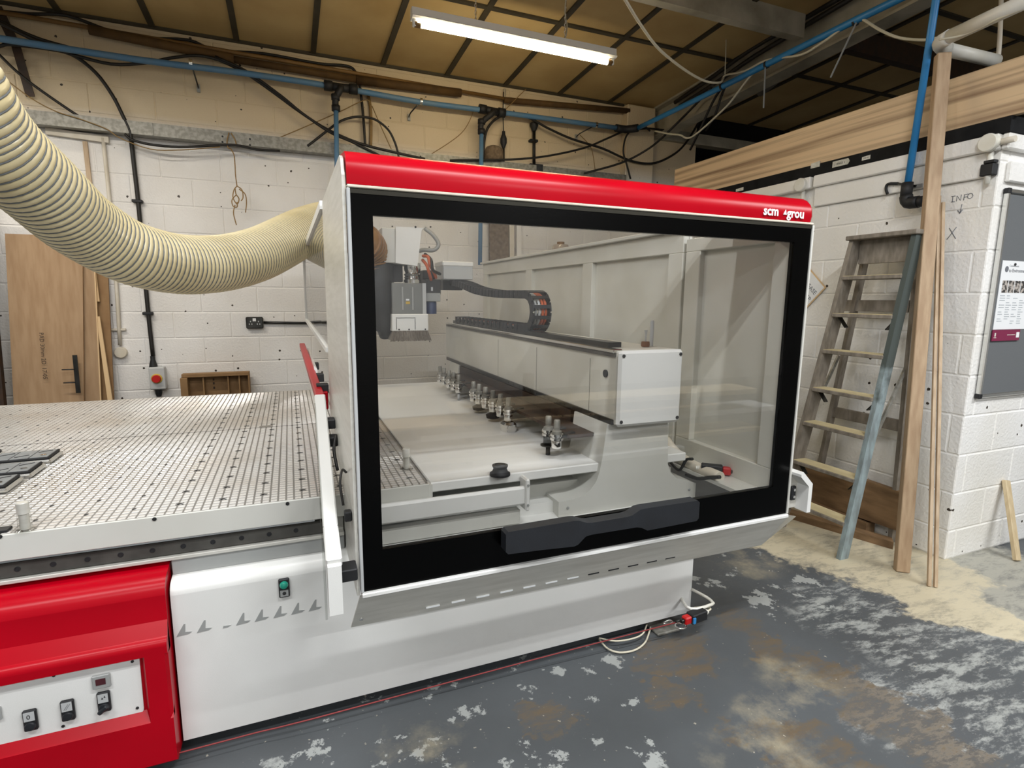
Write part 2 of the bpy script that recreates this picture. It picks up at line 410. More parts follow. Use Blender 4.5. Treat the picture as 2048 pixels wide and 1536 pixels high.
    rr = node(nt, 'ShaderNodeMapRange'); rr.inputs[1].default_value = .3; rr.inputs[2].default_value = .7; rr.inputs[3].default_value = .38; rr.inputs[4].default_value = .6
    L(n2.outputs['Fac'], rr.inputs[0]); L(rr.outputs[0], b.inputs['Roughness'])
    bp = node(nt, 'ShaderNodeBump', Strength=.25, Distance=.004); L(n4.outputs['Fac'], bp.inputs['Height']); L(bp.outputs['Normal'], b.inputs['Normal'])
    return m
def blobs_keep(blobs, ramp, l, a, b_): return ramp(blobs(l), a, b_)
FLAKE = [(0.9154, 1.6803, 0.3), (0.6271, 1.6283, 0.28), (0.1133, 1.6658, 0.3), (0.4193, 1.5455, 0.3), (0.665, 1.4488, 0.3), (2.1152, 2.3123, 0.35), (2.2759, 1.9003, 0.3), (0.9249, 1.4376, 0.25), (0.3723, 1.7031, 0.2)]
SCUFF = [(2.4625, 1.6549, 0.3), (2.5025, 1.4433, 0.38), (2.5564, 1.2689, 0.42), (2.3311, 1.0402, 0.38), (2.6811, 1.0832, 0.5), (2.3121, 1.6448, 0.22), (2.031, 1.0523, 0.3)]
BROWN = [(1.8725, 1.7933, 0.1014), (1.8607, 1.6333, 0.1014), (1.8367, 1.4793, 0.11699999999999999), (1.8987, 1.3888, 0.12480000000000001), (1.931, 1.2831, 0.15600000000000003), (1.9357, 1.1678, 0.1716), (1.9564, 1.0567, 0.15600000000000003), (1.4715, 1.6916, 0.1716), (1.3515, 1.703, 0.1404), (1.26, 1.4876, 0.10920000000000002), (1.3459, 1.2723, 0.07800000000000001), (0.7706, 1.5979, 0.0936), (1.5093, 1.0534, 0.195), (1.8911, 0.8928, 0.15600000000000003), (0.8331, 1.5223, 0.07800000000000001)]
TAN = [(1.7487, 1.3544, 0.25), (1.5859, 1.2782, 0.2), (1.7009, 1.2072, 0.25), (1.3594, 1.1331, 0.25), (2.3788, 2.2775, 0.3), (0.3533, 1.55, 0.2), (2.7675, 2.2695, 0.25)]
CONC = [(3.5671, 1.5688, 0.45), (3.4269, 1.3537, 0.5), (3.2289, 1.5323, 0.3)]
DUST = [(2.7982, 2.3713, 0.3), (2.9103, 2.1785, 0.34), (2.9567, 1.9893, 0.33), (2.9708, 1.7984, 0.3), (3.2164, 2.2117, 0.4), (2.9589, 1.6366, 0.25), (2.9233, 1.4764, 0.25), (2.94, 1.3792, 0.2), (3.2121, 1.7652, 0.3), (3.1571, 2.5295, 0.5)]
M['floor'] = floor_mat()

# ------------------------------------------------------------------ the room
WY, PX, PY = 5.55, 3.446, 1.80          # back wall plane, partition side face, partition front face
CZ, CS = 3.622, 0.047                    # ceiling height at the back wall and its slope
def cz(y): return CZ + CS*(WY - y)
o = MB().box(-6, 10, -5, 9.2, -.15, 0).build('floor', M['floor']); struct(o)

def block_mesh(w, h, d=.02, b=.0055):
    # bed face at local y = 0 (front) to d (back); x 0..w, z 0..h
    m = MB(); e = b
    v = [(0, d, 0), (w, d, 0), (w, d, h), (0, d, h), (0, e*.7, 0), (w, e*.7, 0), (w, e*.7, h), (0, e*.7, h), (e, 0, e), (w-e, 0, e), (w-e, 0, h-e), (e, 0, h-e)]
    m.add(v, [(0, 1, 5, 4), (1, 2, 6, 5), (2, 3, 7, 6), (3, 0, 4, 7), (4, 5, 9, 8), (5, 6, 10, 9), (6, 7, 11, 10), (7, 4, 8, 11), (8, 9, 10, 11)])
    return m
_bm = {}
def block(w, h, mat, parent, loc, rz=0.0):
    k = (round(w, 3), round(h, 3), mat.name)
    if k not in _bm:
        t = block_mesh(w, h).build('block', mat, parent); _bm[k] = t.data
    else:
        t = bpy.data.objects.new('block', _bm[k]); COL.objects.link(t); t.parent = parent
    t.location = loc; t.rotation_euler = (0, 0, rz)
    return t
def courses(parent, mat, u0, u1, z0, z1, zj, uj, fn, skip=None):
    """running-bond blocks 450 x 225 between u0..u1; zj a bed joint, uj a perpend of the course that starts at zj"""
    k0 = math.floor((z0 - zj)/.225) - 1; J = .0028
    for k in range(k0, k0+24):
        a, b_ = max(z0, zj+k*.225), min(z1, zj+(k+1)*.225)
        if b_ - a < .05: continue
        off = uj + (.225 if k % 2 else 0); i0 = math.floor((u0-off)/.45) - 1
        for i in range(i0, i0+60):
            p, q = max(u0, off+i*.45), min(u1, off+(i+1)*.45)
            if q - p < .03: continue
            if skip and skip(p, q, a, b_): continue
            block(q-p-2*J, b_-a-2*J, mat, parent, *fn(p+J, a+J, q-J))
wall = struct(MB().box(-3.2, 4.6, WY+.004, WY+.2, 0, CZ+.03).build('wall_back', M['wall']))
courses(wall, M['wall'], -3.2, 4.0, 0.0, CZ, .205, -0.4915, lambda u, z, u2: ((u, WY, z),))
pier = struct(MB().box(3.56, 3.93, WY-.10, WY+.002, 0, CZ-.02, .01).build('trim_1', M['wall']), 'painted masonry pier at the end of the back wall')
part = struct(MB().box(PX+.004, 7.5, PY+.004, WY, 0, 2.33).build('wall_right', M['pwall']))
courses(part, M['pwall'], PY, WY, 0.0, 2.13, .175, 1.8676, lambda u, z, u2: ((PX, u2, z), -math.pi/2))
courses(part, M['pwall'], PX, 6.8, 0.0, 2.33, .175, PX+.30, lambda u, z, u2: ((u, PY, z),))
# far part of the building, its darkness put into the colour, and the walls behind the camera
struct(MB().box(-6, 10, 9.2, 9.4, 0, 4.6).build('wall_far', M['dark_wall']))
struct(MB().box(10, 10.2, -5, 9.4, 0, 4.6).build('wall_east', M['wall']))
struct(MB().box(-6.2, -6, -5, 9.4, 0, 4.6).build('wall_west', M['wall']))
struct(MB().box(-6, 10, -5.2, -5, 0, 4.6).build('wall_front', M['wall']))
# ceiling: boards between dark battens
ceil = struct(MB().hexa([(-6, -5, cz(-5)+.012), (10, -5, cz(-5)+.012), (10, 9.2, cz(9.2)+.012), (-6, 9.2, cz(9.2)+.012),
                         (-6, -5, cz(-5)+.1), (10, -5, cz(-5)+.1), (10, 9.2, cz(9.2)+.1), (-6, 9.2, cz(9.2)+.1)]).build('ceiling', M['dark_wall']))
xs = [.31 + .6115*i for i in range(-4, 7)]
ys = [WY+.0, 4.31, 3.09, 1.87, .65]
xr = [4.15 + .6115*i for i in range(0, 7)]
for X in (xs, xr):
    for i in range(len(X)-1):
        for j in range(len(ys)-1):
            x0, x1, y1, y0 = X[i]+.02, X[i+1]-.02, ys[j]-.015, ys[j+1]+.015
            MB().hexa([(x0, y0, cz(y0)), (x1, y0, cz(y0)), (x1, y1, cz(y1)), (x0, y1, cz(y1)), (x0, y0, cz(y0)+.01), (x1, y0, cz(y0)+.01), (x1, y1, cz(y1)+.01), (x0, y1, cz(y1)+.01)]).build('ceiling_board', M['ceil'], ceil)
    for x in X:
        MB().bar((x, .65, cz(.65)-.006), (x, WY, cz(WY)-.006), .045, .016).build('batten', M['batten'], ceil)
    for y in ys[1:-1]:
        MB().bar((X[0], y, cz(y)-.005), (X[-1], y, cz(y)-.005), .045, .016).build('batten', M['batten'], ceil)
MB().box(-3.2, 3.56, WY-.022, WY, CZ-.022, CZ+.004).build('edge_trim', M['batten'], ceil)
# roof steel
m = MB(); y0 = 3.50
m.box(1.9, 3.9, y0, y0+.012, 3.56, cz(y0)); m.box(1.9, 3.9, y0, y0+.075, 3.545, 3.56)
struct(m.build('trim_2', M['steel_paint']), 'steel purlin under the ceiling boards')
m = MB(); y0 = 3.50
m.box(4.15, 8, y0, y0+.012, 3.56, cz(y0)); m.box(4.15, 8, y0, y0+.075, 3.545, 3.56)
struct(m.build('trim_3', M['rust']), 'dark purlin above the partition')
m = MB()
for a, b_, w in ((0, -.02, .16), (-.02, -.30, .012), (-.30, -.32, .16)):
    for (ya, yb) in ((.4, 5.55),):
        m.hexa([(4.02-w/2, ya, cz(ya)+b_), (4.02+w/2, ya, cz(ya)+b_), (4.02+w/2, yb, cz(yb)+b_), (4.02-w/2, yb, cz(yb)+b_),
                (4.02-w/2, ya, cz(ya)+a), (4.02+w/2, ya, cz(ya)+a), (4.02+w/2, yb, cz(yb)+a), (4.02-w/2, yb, cz(yb)+a)])
struct(m.build('trim_4', M['steel_paint']), 'grey steel rafter running toward the back wall')
struct(MB().box(4.0, 9.9, 5.50, 5.62, 3.30, 3.42).build('trim_5', M['steel_paint']), 'pale rail at the head of the dark opening')
# ------------------------------------------------------------------ the router
R = thing('cnc_router', 'white and red flat-table machining centre with glazed hood and grid table', 'machine', (0.7, 1.84, 0.0))
# base cover: one folded sheet, rolled top edge
prof = [(1.84, .052)] + [(1.84, .555)] + arc(1.878, .555, .038, 180, 95, 6) + [(1.897, .597), (1.93, .600), (1.932, .646), (2.05, .646), (2.05, .052)]
MB().prism(prof, 'x', -.385, 1.645).build('base_cover', M['white'], R, auto=30)
MB().box(-2.4, 1.62, 2.0, 4.25, .06, .70).build('machine_base', M['offwhite'], R)
for x in (-.30, .62, 1.52):
    MB().lathe((x, 2.02, 0), (0, 0, 1), [(.045, 0), (.045, .012), (.02, .02), (.012, .022), (.012, .07)], 14).build('levelling_foot', M['galv'], R)
MB().box(1.44, 1.56, 1.80, 1.94, .0, .014, .004).build('foot_plate', M['galv'], R)
# arrow markings and indicator on the cover
for x in (-.378, -.322, -.211, -.156, -.100, -.045, .010):
    z = .4175
    MB().prism([(x, z), (x+.034, z+.0022), (x+.043, z+.0085), (x+.0245, z+.0105), (x+.0265, z+.0385), (x+.0225, z+.0385)], 'y', 1.8385, 1.8401).build('arrow_marking', M['grey_box'], R)
MB().prism([(-.249, .4165), (-.235, .417), (-.224, .4225), (-.247, .424)], 'y', 1.8385, 1.8401).build('dash_marking', M['grey_box'], R)
ind = MB().box(-.078, -.045, 1.828, 1.84, .489, .554, .003).build('indicator_frame', M['rubber'], R)
MB().lathe((-.0615, 1.829, .534), (0, -1, 0), [(.0135, 0), (.0135, .004), (.010, .010), (.004, .0125)], 18).build('green_lamp', M['teal'], ind)
MB().box(-.074, -.049, 1.8265, 1.829, .494, .516).build('legend_plate', M['grey_box'], ind)
MB().lathe((-.0615, 1.8268, .505), (0, -1, 0), [(.006, 0), (.006, .0006), (.0045, .0007)], 14).build('legend_ring', M['dark_ink'], ind)
# red console
X1 = -.392
prof = [(1.80, .44), (1.815, .505), (1.815, .575)] + arc(1.865, .575, .05, 180, 105, 4) + [(1.93, .637), (1.98, .66), (2.03, .66), (2.03, .035), (1.80, .035)]
con = MB().prism(prof, 'x', -2.4, X1).build('red_console', M['red'], R, auto=30)
top = [(1.80, .402), (1.775, .408), (1.775, .43)] + arc(1.80, .432, .025, 180, 110, 4) + [(1.815, .50), (1.82, .402)]
MB().prism(top, 'x', -2.4, X1).build('console_brow', M['red'], con, auto=30)
MB().prism([(1.80, .205), (1.798, .222), (1.775, .190), (1.775, .045), (1.785, .035), (1.80, .035)], 'x', -2.4, X1).build('console_sill', M['red'], con, auto=30)
MB().prism([(-.452, 1.775), (X1-.008, 1.775), (X1, 1.785), (X1, 1.80), (-.465, 1.80)], 'z', .190, .408).build('console_cheek', M['red'], con)
pl = MB().prism([(-2.4, .215), (-.492, .215)] + arc(-.485, .229, .014, -90, 0, 4) + [(-.469, .402), (-2.4, .402)], 'y', 1.796, 1.80).build('control_panel', M['white'], con)
def button(x, z, sym):
    f = MB().box(x-.016, x+.016, 1.784, 1.796, z-.032, z+.032, .003).build('button_frame', M['rubber'], R)
    MB().box(x-.0125, x+.0125, 1.7828, 1.785, z+.001, z+.0285).build('legend_plate', M['grey_lt'], f)
    MB().lathe((x, 1.785, z-.0155), (0, -1, 0), [(.0135, 0), (.0135, .003), (.0115, .006), (.003, .007)], 18).build('button_cap', M['handle'], f)
    if sym == '0': text('button_symbol', '0', .019, (x-.006, 1.7824, z+.008), (1, 0, 0), (0, 0, 1), M['dark_ink'], f, .0003)
    if sym == '/':
        for d in (0, .0045):
            MB().bar((x-.007+d, 1.7826, z+.006), (x+.004+d, 1.7826, z+.023), .0006, .0012, (0, 1, 0)).build('button_symbol', M['dark_ink'], f)
    if sym == 'r':
        for d in (0, 1):
            MB().prism([(x-.004+d*.006, z+.012+d*.004), (x+.001+d*.006, z+.013+d*.004), (x-.002+d*.006, z+.019+d*.004)], 'y', 1.7822, 1.7829).build('button_symbol', M['dark_ink'], f)
        MB().bar((x-.012, 1.775, z-.027), (x+.011, 1.775, z-.007), .012, .012, (0, 1, 0), .003).build('turn_grip', M['handle'], f)
button(-.739, .278, '0'); button(-.652, .283, '/'); button(-.565, .285, 'r')
d = MB().box(-.588, -.544, 1.786, 1.796, .330, .372, .002).build('display_frame', M['grey_box'], R)
MB().box(-.5785, -.5545, 1.7845, 1.787, .343, .362).build('display_window', M['dark_red'], d)
MB().box(-.832, -.800, 1.786, 1.796, .300, .338, .002).build('display_frame', M['grey_box'], R)
for x, z in ((-.487, .391), (-.676, .396), (-.487, .236), (-.67, .232)):
    MB().lathe((x, 1.796, z), (0, -1, 0), [(.0042, 0), (.0042, .002), (.002, .003)], 10).build('panel_screw', M['rubber'], R)
# linear rail under the table edge
MB().box(-2.4, .14, 1.93, 2.05, .60, .72).build('rail_body', M['offwhite'], R)
rl = MB().box(-2.4, .10, 1.902, 1.925, .662, .706, .004).build('guide_rail', M['rail'], R)
for i in range(-15, 3):
    x = -.102 + .0853*i
    if x < .03: MB().lathe((x*.977, 1.9017, .6865), (0, -1, 0), [(.0078, 0), (.0078, .0012), (.0055, .0014), (.005, .0004)], 12).build('rail_bolt', M['rubber'], rl)
MB().box(-2.4, .14, 1.890, 1.97, .648, .660, .002).build('rail_ledge', M['stainless'], R)
MB().box(X1+.007, .14, 1.897, 1.932, .597, .648, .002).build('rail_apron', M['grey_box'], R)
MB().box(-2.4, .045, 1.907, 1.97, .708, .720).build('rail_lip', M['chrome'], R)
# grid table
TX0, TX1, TY0, TY1, TZ = -2.40, .440, 1.885, 4.20, .802
tb = MB().box(TX0, TX1, TY0+.004, TY1, .722, TZ-.0014).build('table_slab', M['groove'], R)
MB().box(TX0, TX1+.004, TY0-.002, TY0+.006, .722, TZ-.001, .002).build('table_front_plate', M['offwhite'], R)
m = MB(); seam = 3.0387
nx = int((TX1-TX0-.01)/.025); ny = int((TY1-TY0-.012)/.025)
for i in range(nx):
    for j in range(ny):
        x = TX1-.006 - (i+1)*.025; y = TY0+.010 + j*.025
        x0, x1, ya, yb = x+.0022, x+.0222, y, y+.0165
        m.add([(x0, ya, TZ-.0014), (x1, ya, TZ-.0014), (x1, yb, TZ-.0014), (x0, yb, TZ-.0014), (x0+.0008, ya+.0008, TZ), (x1-.0008, ya+.0008, TZ), (x1-.0008, yb-.0008, TZ), (x0+.0008, yb-.0008, TZ)],
              [(4, 5, 6, 7), (0, 1, 5, 4), (1, 2, 6, 5), (2, 3, 7, 6), (3, 0, 4, 7)])
o = m.build('grid_pads', M['table'], tb); o['kind'] = 'stuff'
m = MB()
for i in range(-19, 4):
    for j in range(19):
        x = .0125 + .125*i; y = 1.975 + .125*j
        if x > TX1-.02 or y > TY1-.02: continue
        m.add([(x+.0065*math.cos(k*math.pi/4), y+.0065*math.sin(k*math.pi/4), TZ+.0006) for k in range(8)], [list(range(8))])
        if x > -.4:
            for a in (.5, 2.6): m.bar((x-.013*math.cos(a), y-.013*math.sin(a), TZ+.0002), (x+.013*math.cos(a), y+.013*math.sin(a), TZ+.0002), .003, .0006)
o = m.build('table_holes', M['rubber'], tb); o['kind'] = 'stuff'
MB().box(TX0, TX1, seam-.0022, seam+.0022, TZ-.003, TZ+.0004).build('table_seam', M['rubber'], tb)
MB().box(-0.1747, -0.1111, seam-.01, seam+.035, TZ-.001, TZ+.001).build('seam_notch', M['groove'], tb)
for px in [(-0.0376, 1.883, 0.7921), (-0.4156, 1.883, 0.7942), (-0.7869, 1.883, 0.7977)]:
    MB().lathe((px[0], 1.882, px[2]), (0, -1, 0), [(.006, 0), (.006, .0015), (.003, .002)], 12).build('plate_screw', M['rubber'], tb)
# white deck to the right of the table, under the bridge
MB().box(.45, 1.62, 1.90, 4.30, .76, .798, .004).build('deck_cover', M['white'], R)
MB().prism([(.40, .795), (.455, .795), (.455, .735), (.42, .722), (.40, .722)], 'y', 1.885, 1.93).build('table_end_cap', M['offwhite'], R)
MB().box(.16, .82, 1.845, 1.87, .683, .757, .008).build('front_bar', M['white'], R)
e = MB().box(.808, .826, 1.835, 1.90, .66, .788, .005).build('bar_end_plate', M['white'], R)
for z in (.685, .765): MB().lathe((.817, 1.835, z), (0, -1, 0), [(.005, 0), (.005, .003)], 10).build('plate_screw', M['grey_box'], e)
MB().box(.16, .80, 1.872, 1.91, .60, .655).build('lower_tray', M['offwhite'], R)
# bridge foot: concave pedestal
def foot_poly():
    L = [(.973, .52), (.973, .660), (1.045, .664)] + [(1.045+.105*math.sin(t*math.pi/2*.92)+.01*t, .664+.10*(1-math.cos(t*math.pi/2))) for t in (.25, .5, .75, 1)] + [(1.172, .83), (1.188, .966)]
    Rr = [(1.492, .966), (1.50, .85)] + [(1.50+.10*(1-math.cos(t*math.pi/2)), .80-.12*math.sin(t*math.pi/2)) for t in (.2, .45, .7, 1)] + [(1.667, .655), (1.667, .52)]
    return L + Rr
ft = MB().prism(foot_poly(), 'y', 1.88, 2.16).build('bridge_foot', M['offwhite'], R, auto=32)
for x, z in ((1.015, .63), (1.63, .63)): MB().lathe((x, 1.88, z), (0, -1, 0), [(.006, 0), (.006, .003), (.003, .004)], 12).build('foot_screw', M['grey_box'], ft)
MB().prism(foot_poly(), 'y', 4.02, 4.26).build('bridge_foot', M['offwhite'], R, auto=32)
# bridge beam
BX0, BX1, BZ0, BZ1 = 1.205, 1.51, .966, 1.270
bm_ = MB().box(BX0, BX1, 1.85, 4.45, BZ0, BZ1, .006).build('bridge_beam', M['beam'], R)
ec = MB().box(BX0-.004, BX1+.004, 1.826, 1.85, BZ0-.004, BZ1+.002, .012).build('end_plate', M['white'], bm_)
for x in (BX0+.014, BX1-.014):
    for z in (BZ0+.018, BZ1-.018): MB().lathe((x, 1.826, z), (0, -1, 0), [(.007, 0), (.007, .003), (.004, .004)], 12).build('end_plate_screw', M['rubber'], ec)
MB().box(BX0-.012, BX0+.03, 1.86, 4.4, BZ1-.010, BZ1+.006, .003).build('guide_rail', M['chrome'], bm_)
MB().box(BX0+.05, BX0+.115, 2.0, 4.4, BZ1, BZ1+.022).build('chain_trough', M['dark_metal'], bm_)
MB().box(BX0-.010, BX0+.004, 1.86, 4.4, BZ0+.0, BZ0+.022, .002).build('lower_rail', M['dark_metal'], bm_)
MB().box(BX0-.008, BX0, 1.86, 4.4, BZ1-.026, BZ1-.012).build('rail_step', M['rail'], bm_)
for y in (2.06, 2.62, 3.2): MB().box(BX0-.0012, BX0, y, y+.002, BZ0+.02, BZ1-.05).build('panel_joint', M['groove'], bm_)
MB().cyl((BX0-.006, 1.93, 1.17), (BX0, 1.93, 1.17), .016, None, 14).build('beam_plug', M['handle'], bm_)
for i in range(14):
    y = 1.95 + i*.08; MB().box(BX0-.0115, BX0-.010, y, y+.003, BZ0+.007, BZ0+.016).build('rail_bolt', M['rubber'], bm_)
# drag chain on the beam: U of links
def chain_path():
    p = [(4.55, 1.605), (4.25, 1.585), (3.85, 1.53), (3.45, 1.505), (3.1, 1.500), (2.95, 1.498)]
    cy, czz, r = 2.90, 1.40, .098
    p += [(cy - r*math.sin(a), czz + r*math.cos(a)) for a in [math.pi*k/7 for k in range(0, 8)]]
    p += [(3.0, 1.302), (3.3, 1.302), (3.8, 1.302), (4.35, 1.302)]
    P = catmull([Vector((1.31, q[0], q[1])) for q in p], 6); out = [P[0]]; acc = 0
    for a, b_ in zip(P, P[1:]):
        acc += (b_-a).length
        if acc >= .048: out.append(b_); acc = 0
    return out
ch = MB().box(1.20, 1.37, 4.50, 4.60, 1.54, 1.63, .004).build('drag_chain', M['handle'], R)
P = chain_path()
for a, b_ in zip(P, P[1:]):
    t = (b_-a).normalized(); n = Vector((1, 0, 0)).cross(t)
    m = MB(); mid = (a+b_)/2
    for sx in (-.054, .054): m.obox(mid+Vector((sx, 0, 0)), t, (1, 0, 0), n, .026, .004, .024, .002)
    m.obox(mid+n*.021, t, (1, 0, 0), n, .010, .054, .003); m.obox(mid-n*.021, t, (1, 0, 0), n, .010, .054, .003)
    m.build('chain_link', M['handle'], ch)
for dx, mt in ((-.03, 'grey_box'), (-.008, 'grey_lt'), (.013, 'orange'), (.032, 'orange')):
    MB().tube([p+Vector((dx, 0, 0)) for p in P[::2]], .008, 6, 2).build('chain_cable', M[mt], ch)
# spindle head, in front of the beam
HY = 4.15
def hx(*p): return p
sp = [(0.7577, 4.15, 2.0636), (0.9729, 4.15, 2.0627), (0.9718, 4.15, 1.9939), (0.945, 4.15, 1.9707), (0.9102, 4.15, 1.7099), (0.7461, 4.15, 1.7267)]
q = [(sp[0][0]-.002, 1.99), (sp[1][0]+.002, 1.99)] + [(v[0], v[2]) for v in sp[2:]]
hd = MB().prism(q, 'y', HY, HY+.24).build('spindle_housing', M['white'], R, auto=25)
MB().lathe((0.9002, 4.15, 1.9936), (0, -1, 0), [(.008, 0), (.008, .003), (.004, .004)], 12).build('housing_screw', M['rubber'], hd)
g = [(0.6744, 4.17, 2.068), (0.7534, 4.17, 1.728)]
MB().box(g[0][0]-.02, g[1][0], HY+.02, HY+.3, g[1][2], 1.98, .005).build('head_column', M['offwhite'], R)
g = [(0.8279, 4.17, 1.7268), (0.9546, 4.17, 1.5854)]
cx_ = (g[0][0]+g[1][0])/2; r_ = (g[1][0]-g[0][0])/2
MB().lathe((cx_, HY+.10, g[1][2]-.01), (0, 0, 1), [(r_*1.05, 0), (r_*1.05, .035), (r_*.9, .04), (r_*1.05, .05), (r_*.9, .06), (r_*1.05, .075), (r_*.85, .085), (r_, .11), (r_, .16)], 20).build('spindle_motor', M['chrome'], R)
g = [(0.7132, 4.15, 1.584), (0.9731, 4.15, 1.5853), (0.9695, 4.15, 1.3515), (0.7149, 4.15, 1.3519)]
bx = MB().box(g[0][0], g[1][0], HY, HY+.22, g[2][2], g[0][2], .006).build('spindle_cover', M['smoked'], R)
for f_ in (.36, .74): MB().box(g[0][0]+f_*.2, g[0][0]+f_*.2+.014, HY-.006, HY, g[2][2]+.03, g[0][2]-.03, .002).build('cover_rib', M['grey_box'], bx)
MB().box(g[0][0]+.105, g[0][0]+.130, HY-.001, HY, g[2][2]+.10, g[2][2]+.113).build('white_sticker', M['paper'], bx)
MB().box(g[0][0]+.103, g[0][0]+.135, HY-.001, HY, g[2][2]+.075, g[2][2]+.094).build('yellow_sticker', M['yellow'], bx)
MB().box(g[1][0]-.03, g[1][0]-.001, HY-.008, HY, g[2][2], g[0][2], .002).build('cover_flange', M['grey_lt'], bx)
g = [(0.7077, 4.13, 1.3525), (0.9842, 4.13, 1.352), (0.9823, 4.13, 1.2225), (0.7083, 4.13, 1.2262)]
sk = MB().box(g[0][0], g[1][0], HY-.02, HY+.24, g[2][2], g[0][2], .006).build('extraction_hood', M['white'], R)
m = MB(); x0, x1, z0, z1 = g[0][0]+.032, g[0][0]+.172, g[2][2]+.014, g[0][2]-.036
m.tube([(x0, HY-.021, z0), (x0, HY-.021, z1), (x0+.01, HY-.021, z1+.006), (x1-.01, HY-.021, z1+.006), (x1, HY-.021, z1), (x1, HY-.021, z0)], .002, 6, 2); m.build('hood_groove', M['handle'], sk)
for fx in (.05, .125, .25): MB().lathe((g[0][0]+fx, HY-.02, g[2][2]+.014), (0, -1, 0), [(.006, 0), (.006, .003)], 10).build('hood_screw', M['rubber'], sk)
m = MB(); z1 = g[2][2]; z0 = z1-.072; xa, xb = g[0][0], g[1][0]
rb = random.Random(3)
m.hexa([(xa-.012, HY-.02, z0+.006), (xb+.012, HY-.02, z0+.006), (xb+.012, HY+.22, z0+.006), (xa-.012, HY+.22, z0+.006), (xa+.012, HY-.012, z1), (xb-.012, HY-.012, z1), (xb-.012, HY+.2, z1), (xa+.012, HY+.2, z1)])
for i in range(260):
    t = rb.random(); x = xa + .006 + (xb-xa-.012)*t; fl = (t-.5)*.05 + rb.uniform(-.004, .004); y = HY-.016 + rb.choice((0, .004, .004))
    m.bar((x, y, z1+.004), (x+fl, y-.012, z0+rb.uniform(-.004, .008)), .0045, .002)
o = m.build('brush_skirt', M['bristle'], sk); o['kind'] = 'stuff'
# suction sheath left of the head
m = MB(); m.tube([(0.6263, 4.2952, 1.7605), (0.6255, 4.2691, 1.6037), (0.6315, 4.2633, 1.4543), (0.6652, 4.2895, 1.3021), (0.7088, 4.3404, 1.1906)], [.128, .125, .118, .10, .07], 20, 4); m.build('suction_sheath', M['sheath'], R)
m = MB(); m.tube([(0.4161, 4.3883, 1.9353), (0.4876, 4.0212, 1.8749), (0.5802, 4.2145, 1.8187), (0.6001, 4.2762, 1.7143)], .112, 20, 5)
PP = catmull([Vector(v) for v in [(0.4161, 4.3883, 1.9353), (0.4876, 4.0212, 1.8749), (0.5802, 4.2145, 1.8187), (0.6001, 4.2762, 1.7143)]], 5)
for p, q_ in list(zip(PP, PP[1:])): m.tube([p, p+(q_-p)*.5], .124, 20, 1)
m.build('suction_elbow', M['hose_b'], R)
# carriage between head and beam
g = [(0.9814, 4.2, 1.6168), (1.1021, 4.2, 1.4968), (0.9836, 4.2, 1.507), (1.0976, 4.2, 1.4467), (0.9906, 4.2, 1.4498), (1.0764, 4.2, 1.3498)]
MB().box(g[0][0], g[1][0], 4.2, 4.42, g[1][2], g[0][2], .006).build('carriage', M['rubber'], R)
MB().box(g[2][0], g[3][0], 4.195, 4.42, g[3][2], g[2][2]+.004, .004).build('drive_bracket', M['grey_box'], R)
MB().lathe(((g[4][0]+g[5][0])/2, 4.26, g[5][2]), (0, 0, 1), [(.046, 0), (.046, g[4][2]-g[5][2]-.01), (.04, g[4][2]-g[5][2])], 18).build('blue_motor', M['bluem'], R)
q = [(1.0228, 4.197, 1.5569), (1.0382, 4.197, 1.5267)]
MB().box(q[0][0], q[1][0], 4.196, 4.2, q[1][2], q[0][2]).build('metal_tag', M['grey_lt'], R)
q = [(0.7428, 4.28, 1.7264), (0.8236, 4.28, 1.593)]
MB().box(q[0][0], q[1][0], 4.28, 4.36, q[1][2], q[0][2], .004).build('motor_bracket', M['rubber'], R)
g = [(1.1474, 4.3, 1.7441), (1.3969, 4.3, 1.7521), (1.3966, 4.3, 1.6208)]
jb = MB().box(g[0][0], g[1][0], 4.30, 4.55, g[2][2], g[0][2]-.01, .006).build('junction_box', M['grey_lt'], R)
MB().box(g[0][0]-.006, g[1][0]+.004, 4.292, 4.556, g[0][2]-.02, g[0][2]+.02, .008).build('box_lid', M['white'], jb)
MB().tube([(1.012, 4.3222, 2.008), (1.0674, 4.2914, 1.9585), (1.1036, 4.265, 1.8896), (1.0688, 4.2713, 1.843), (0.9965, 4.3006, 1.8423), (0.96, 4.3141, 1.8343)], .016, 8, 5).build('looped_conduit', M['grey_box'], R)
for a in [[(0.9637, 4.1956, 1.7884), (0.9866, 4.1298, 1.7775), (0.9976, 4.1154, 1.7182), (1.0352, 4.1458, 1.665), (1.0598, 4.1837, 1.6256)], [(0.9587, 4.1925, 1.7583), (0.9732, 4.1252, 1.7179), (0.9926, 4.13, 1.6633), (1.0233, 4.1959, 1.61)], [(0.9786, 4.1921, 1.8036), (1.0064, 4.118, 1.7554), (1.0166, 4.1014, 1.6812), (1.0899, 4.1767, 1.6564)]]:
    MB().tube(a, .012, 6, 4).build('wiring_loom', M['orange'] if random.random() < .6 else M['cable'], R)
q = [(0.9676, 4.22, 1.6851), (1.0688, 4.22, 1.6117)]
MB().box(q[0][0], q[1][0], 4.22, 4.36, q[1][2], q[0][2], .01).build('loom_housing', M['rubber'], R)
# tool rack under the beam
MB().box(1.19, 1.215, 2.2, 4.0, .86, .962).build('rack_back', M['rust'], R)
MB().box(1.06, 1.19, 1.97, 3.95, .895, .91).build('tool_rack', M['rust'], R)
MB().bar((1.19, 2.3, .913), (1.3, 2.3, .97), .05, .02).build('rack_bracket', M['dark_metal'], R)
MB().bar((1.19, 3.5, .913), (1.3, 3.5, .97), .05, .02).build('rack_bracket', M['dark_metal'], R)
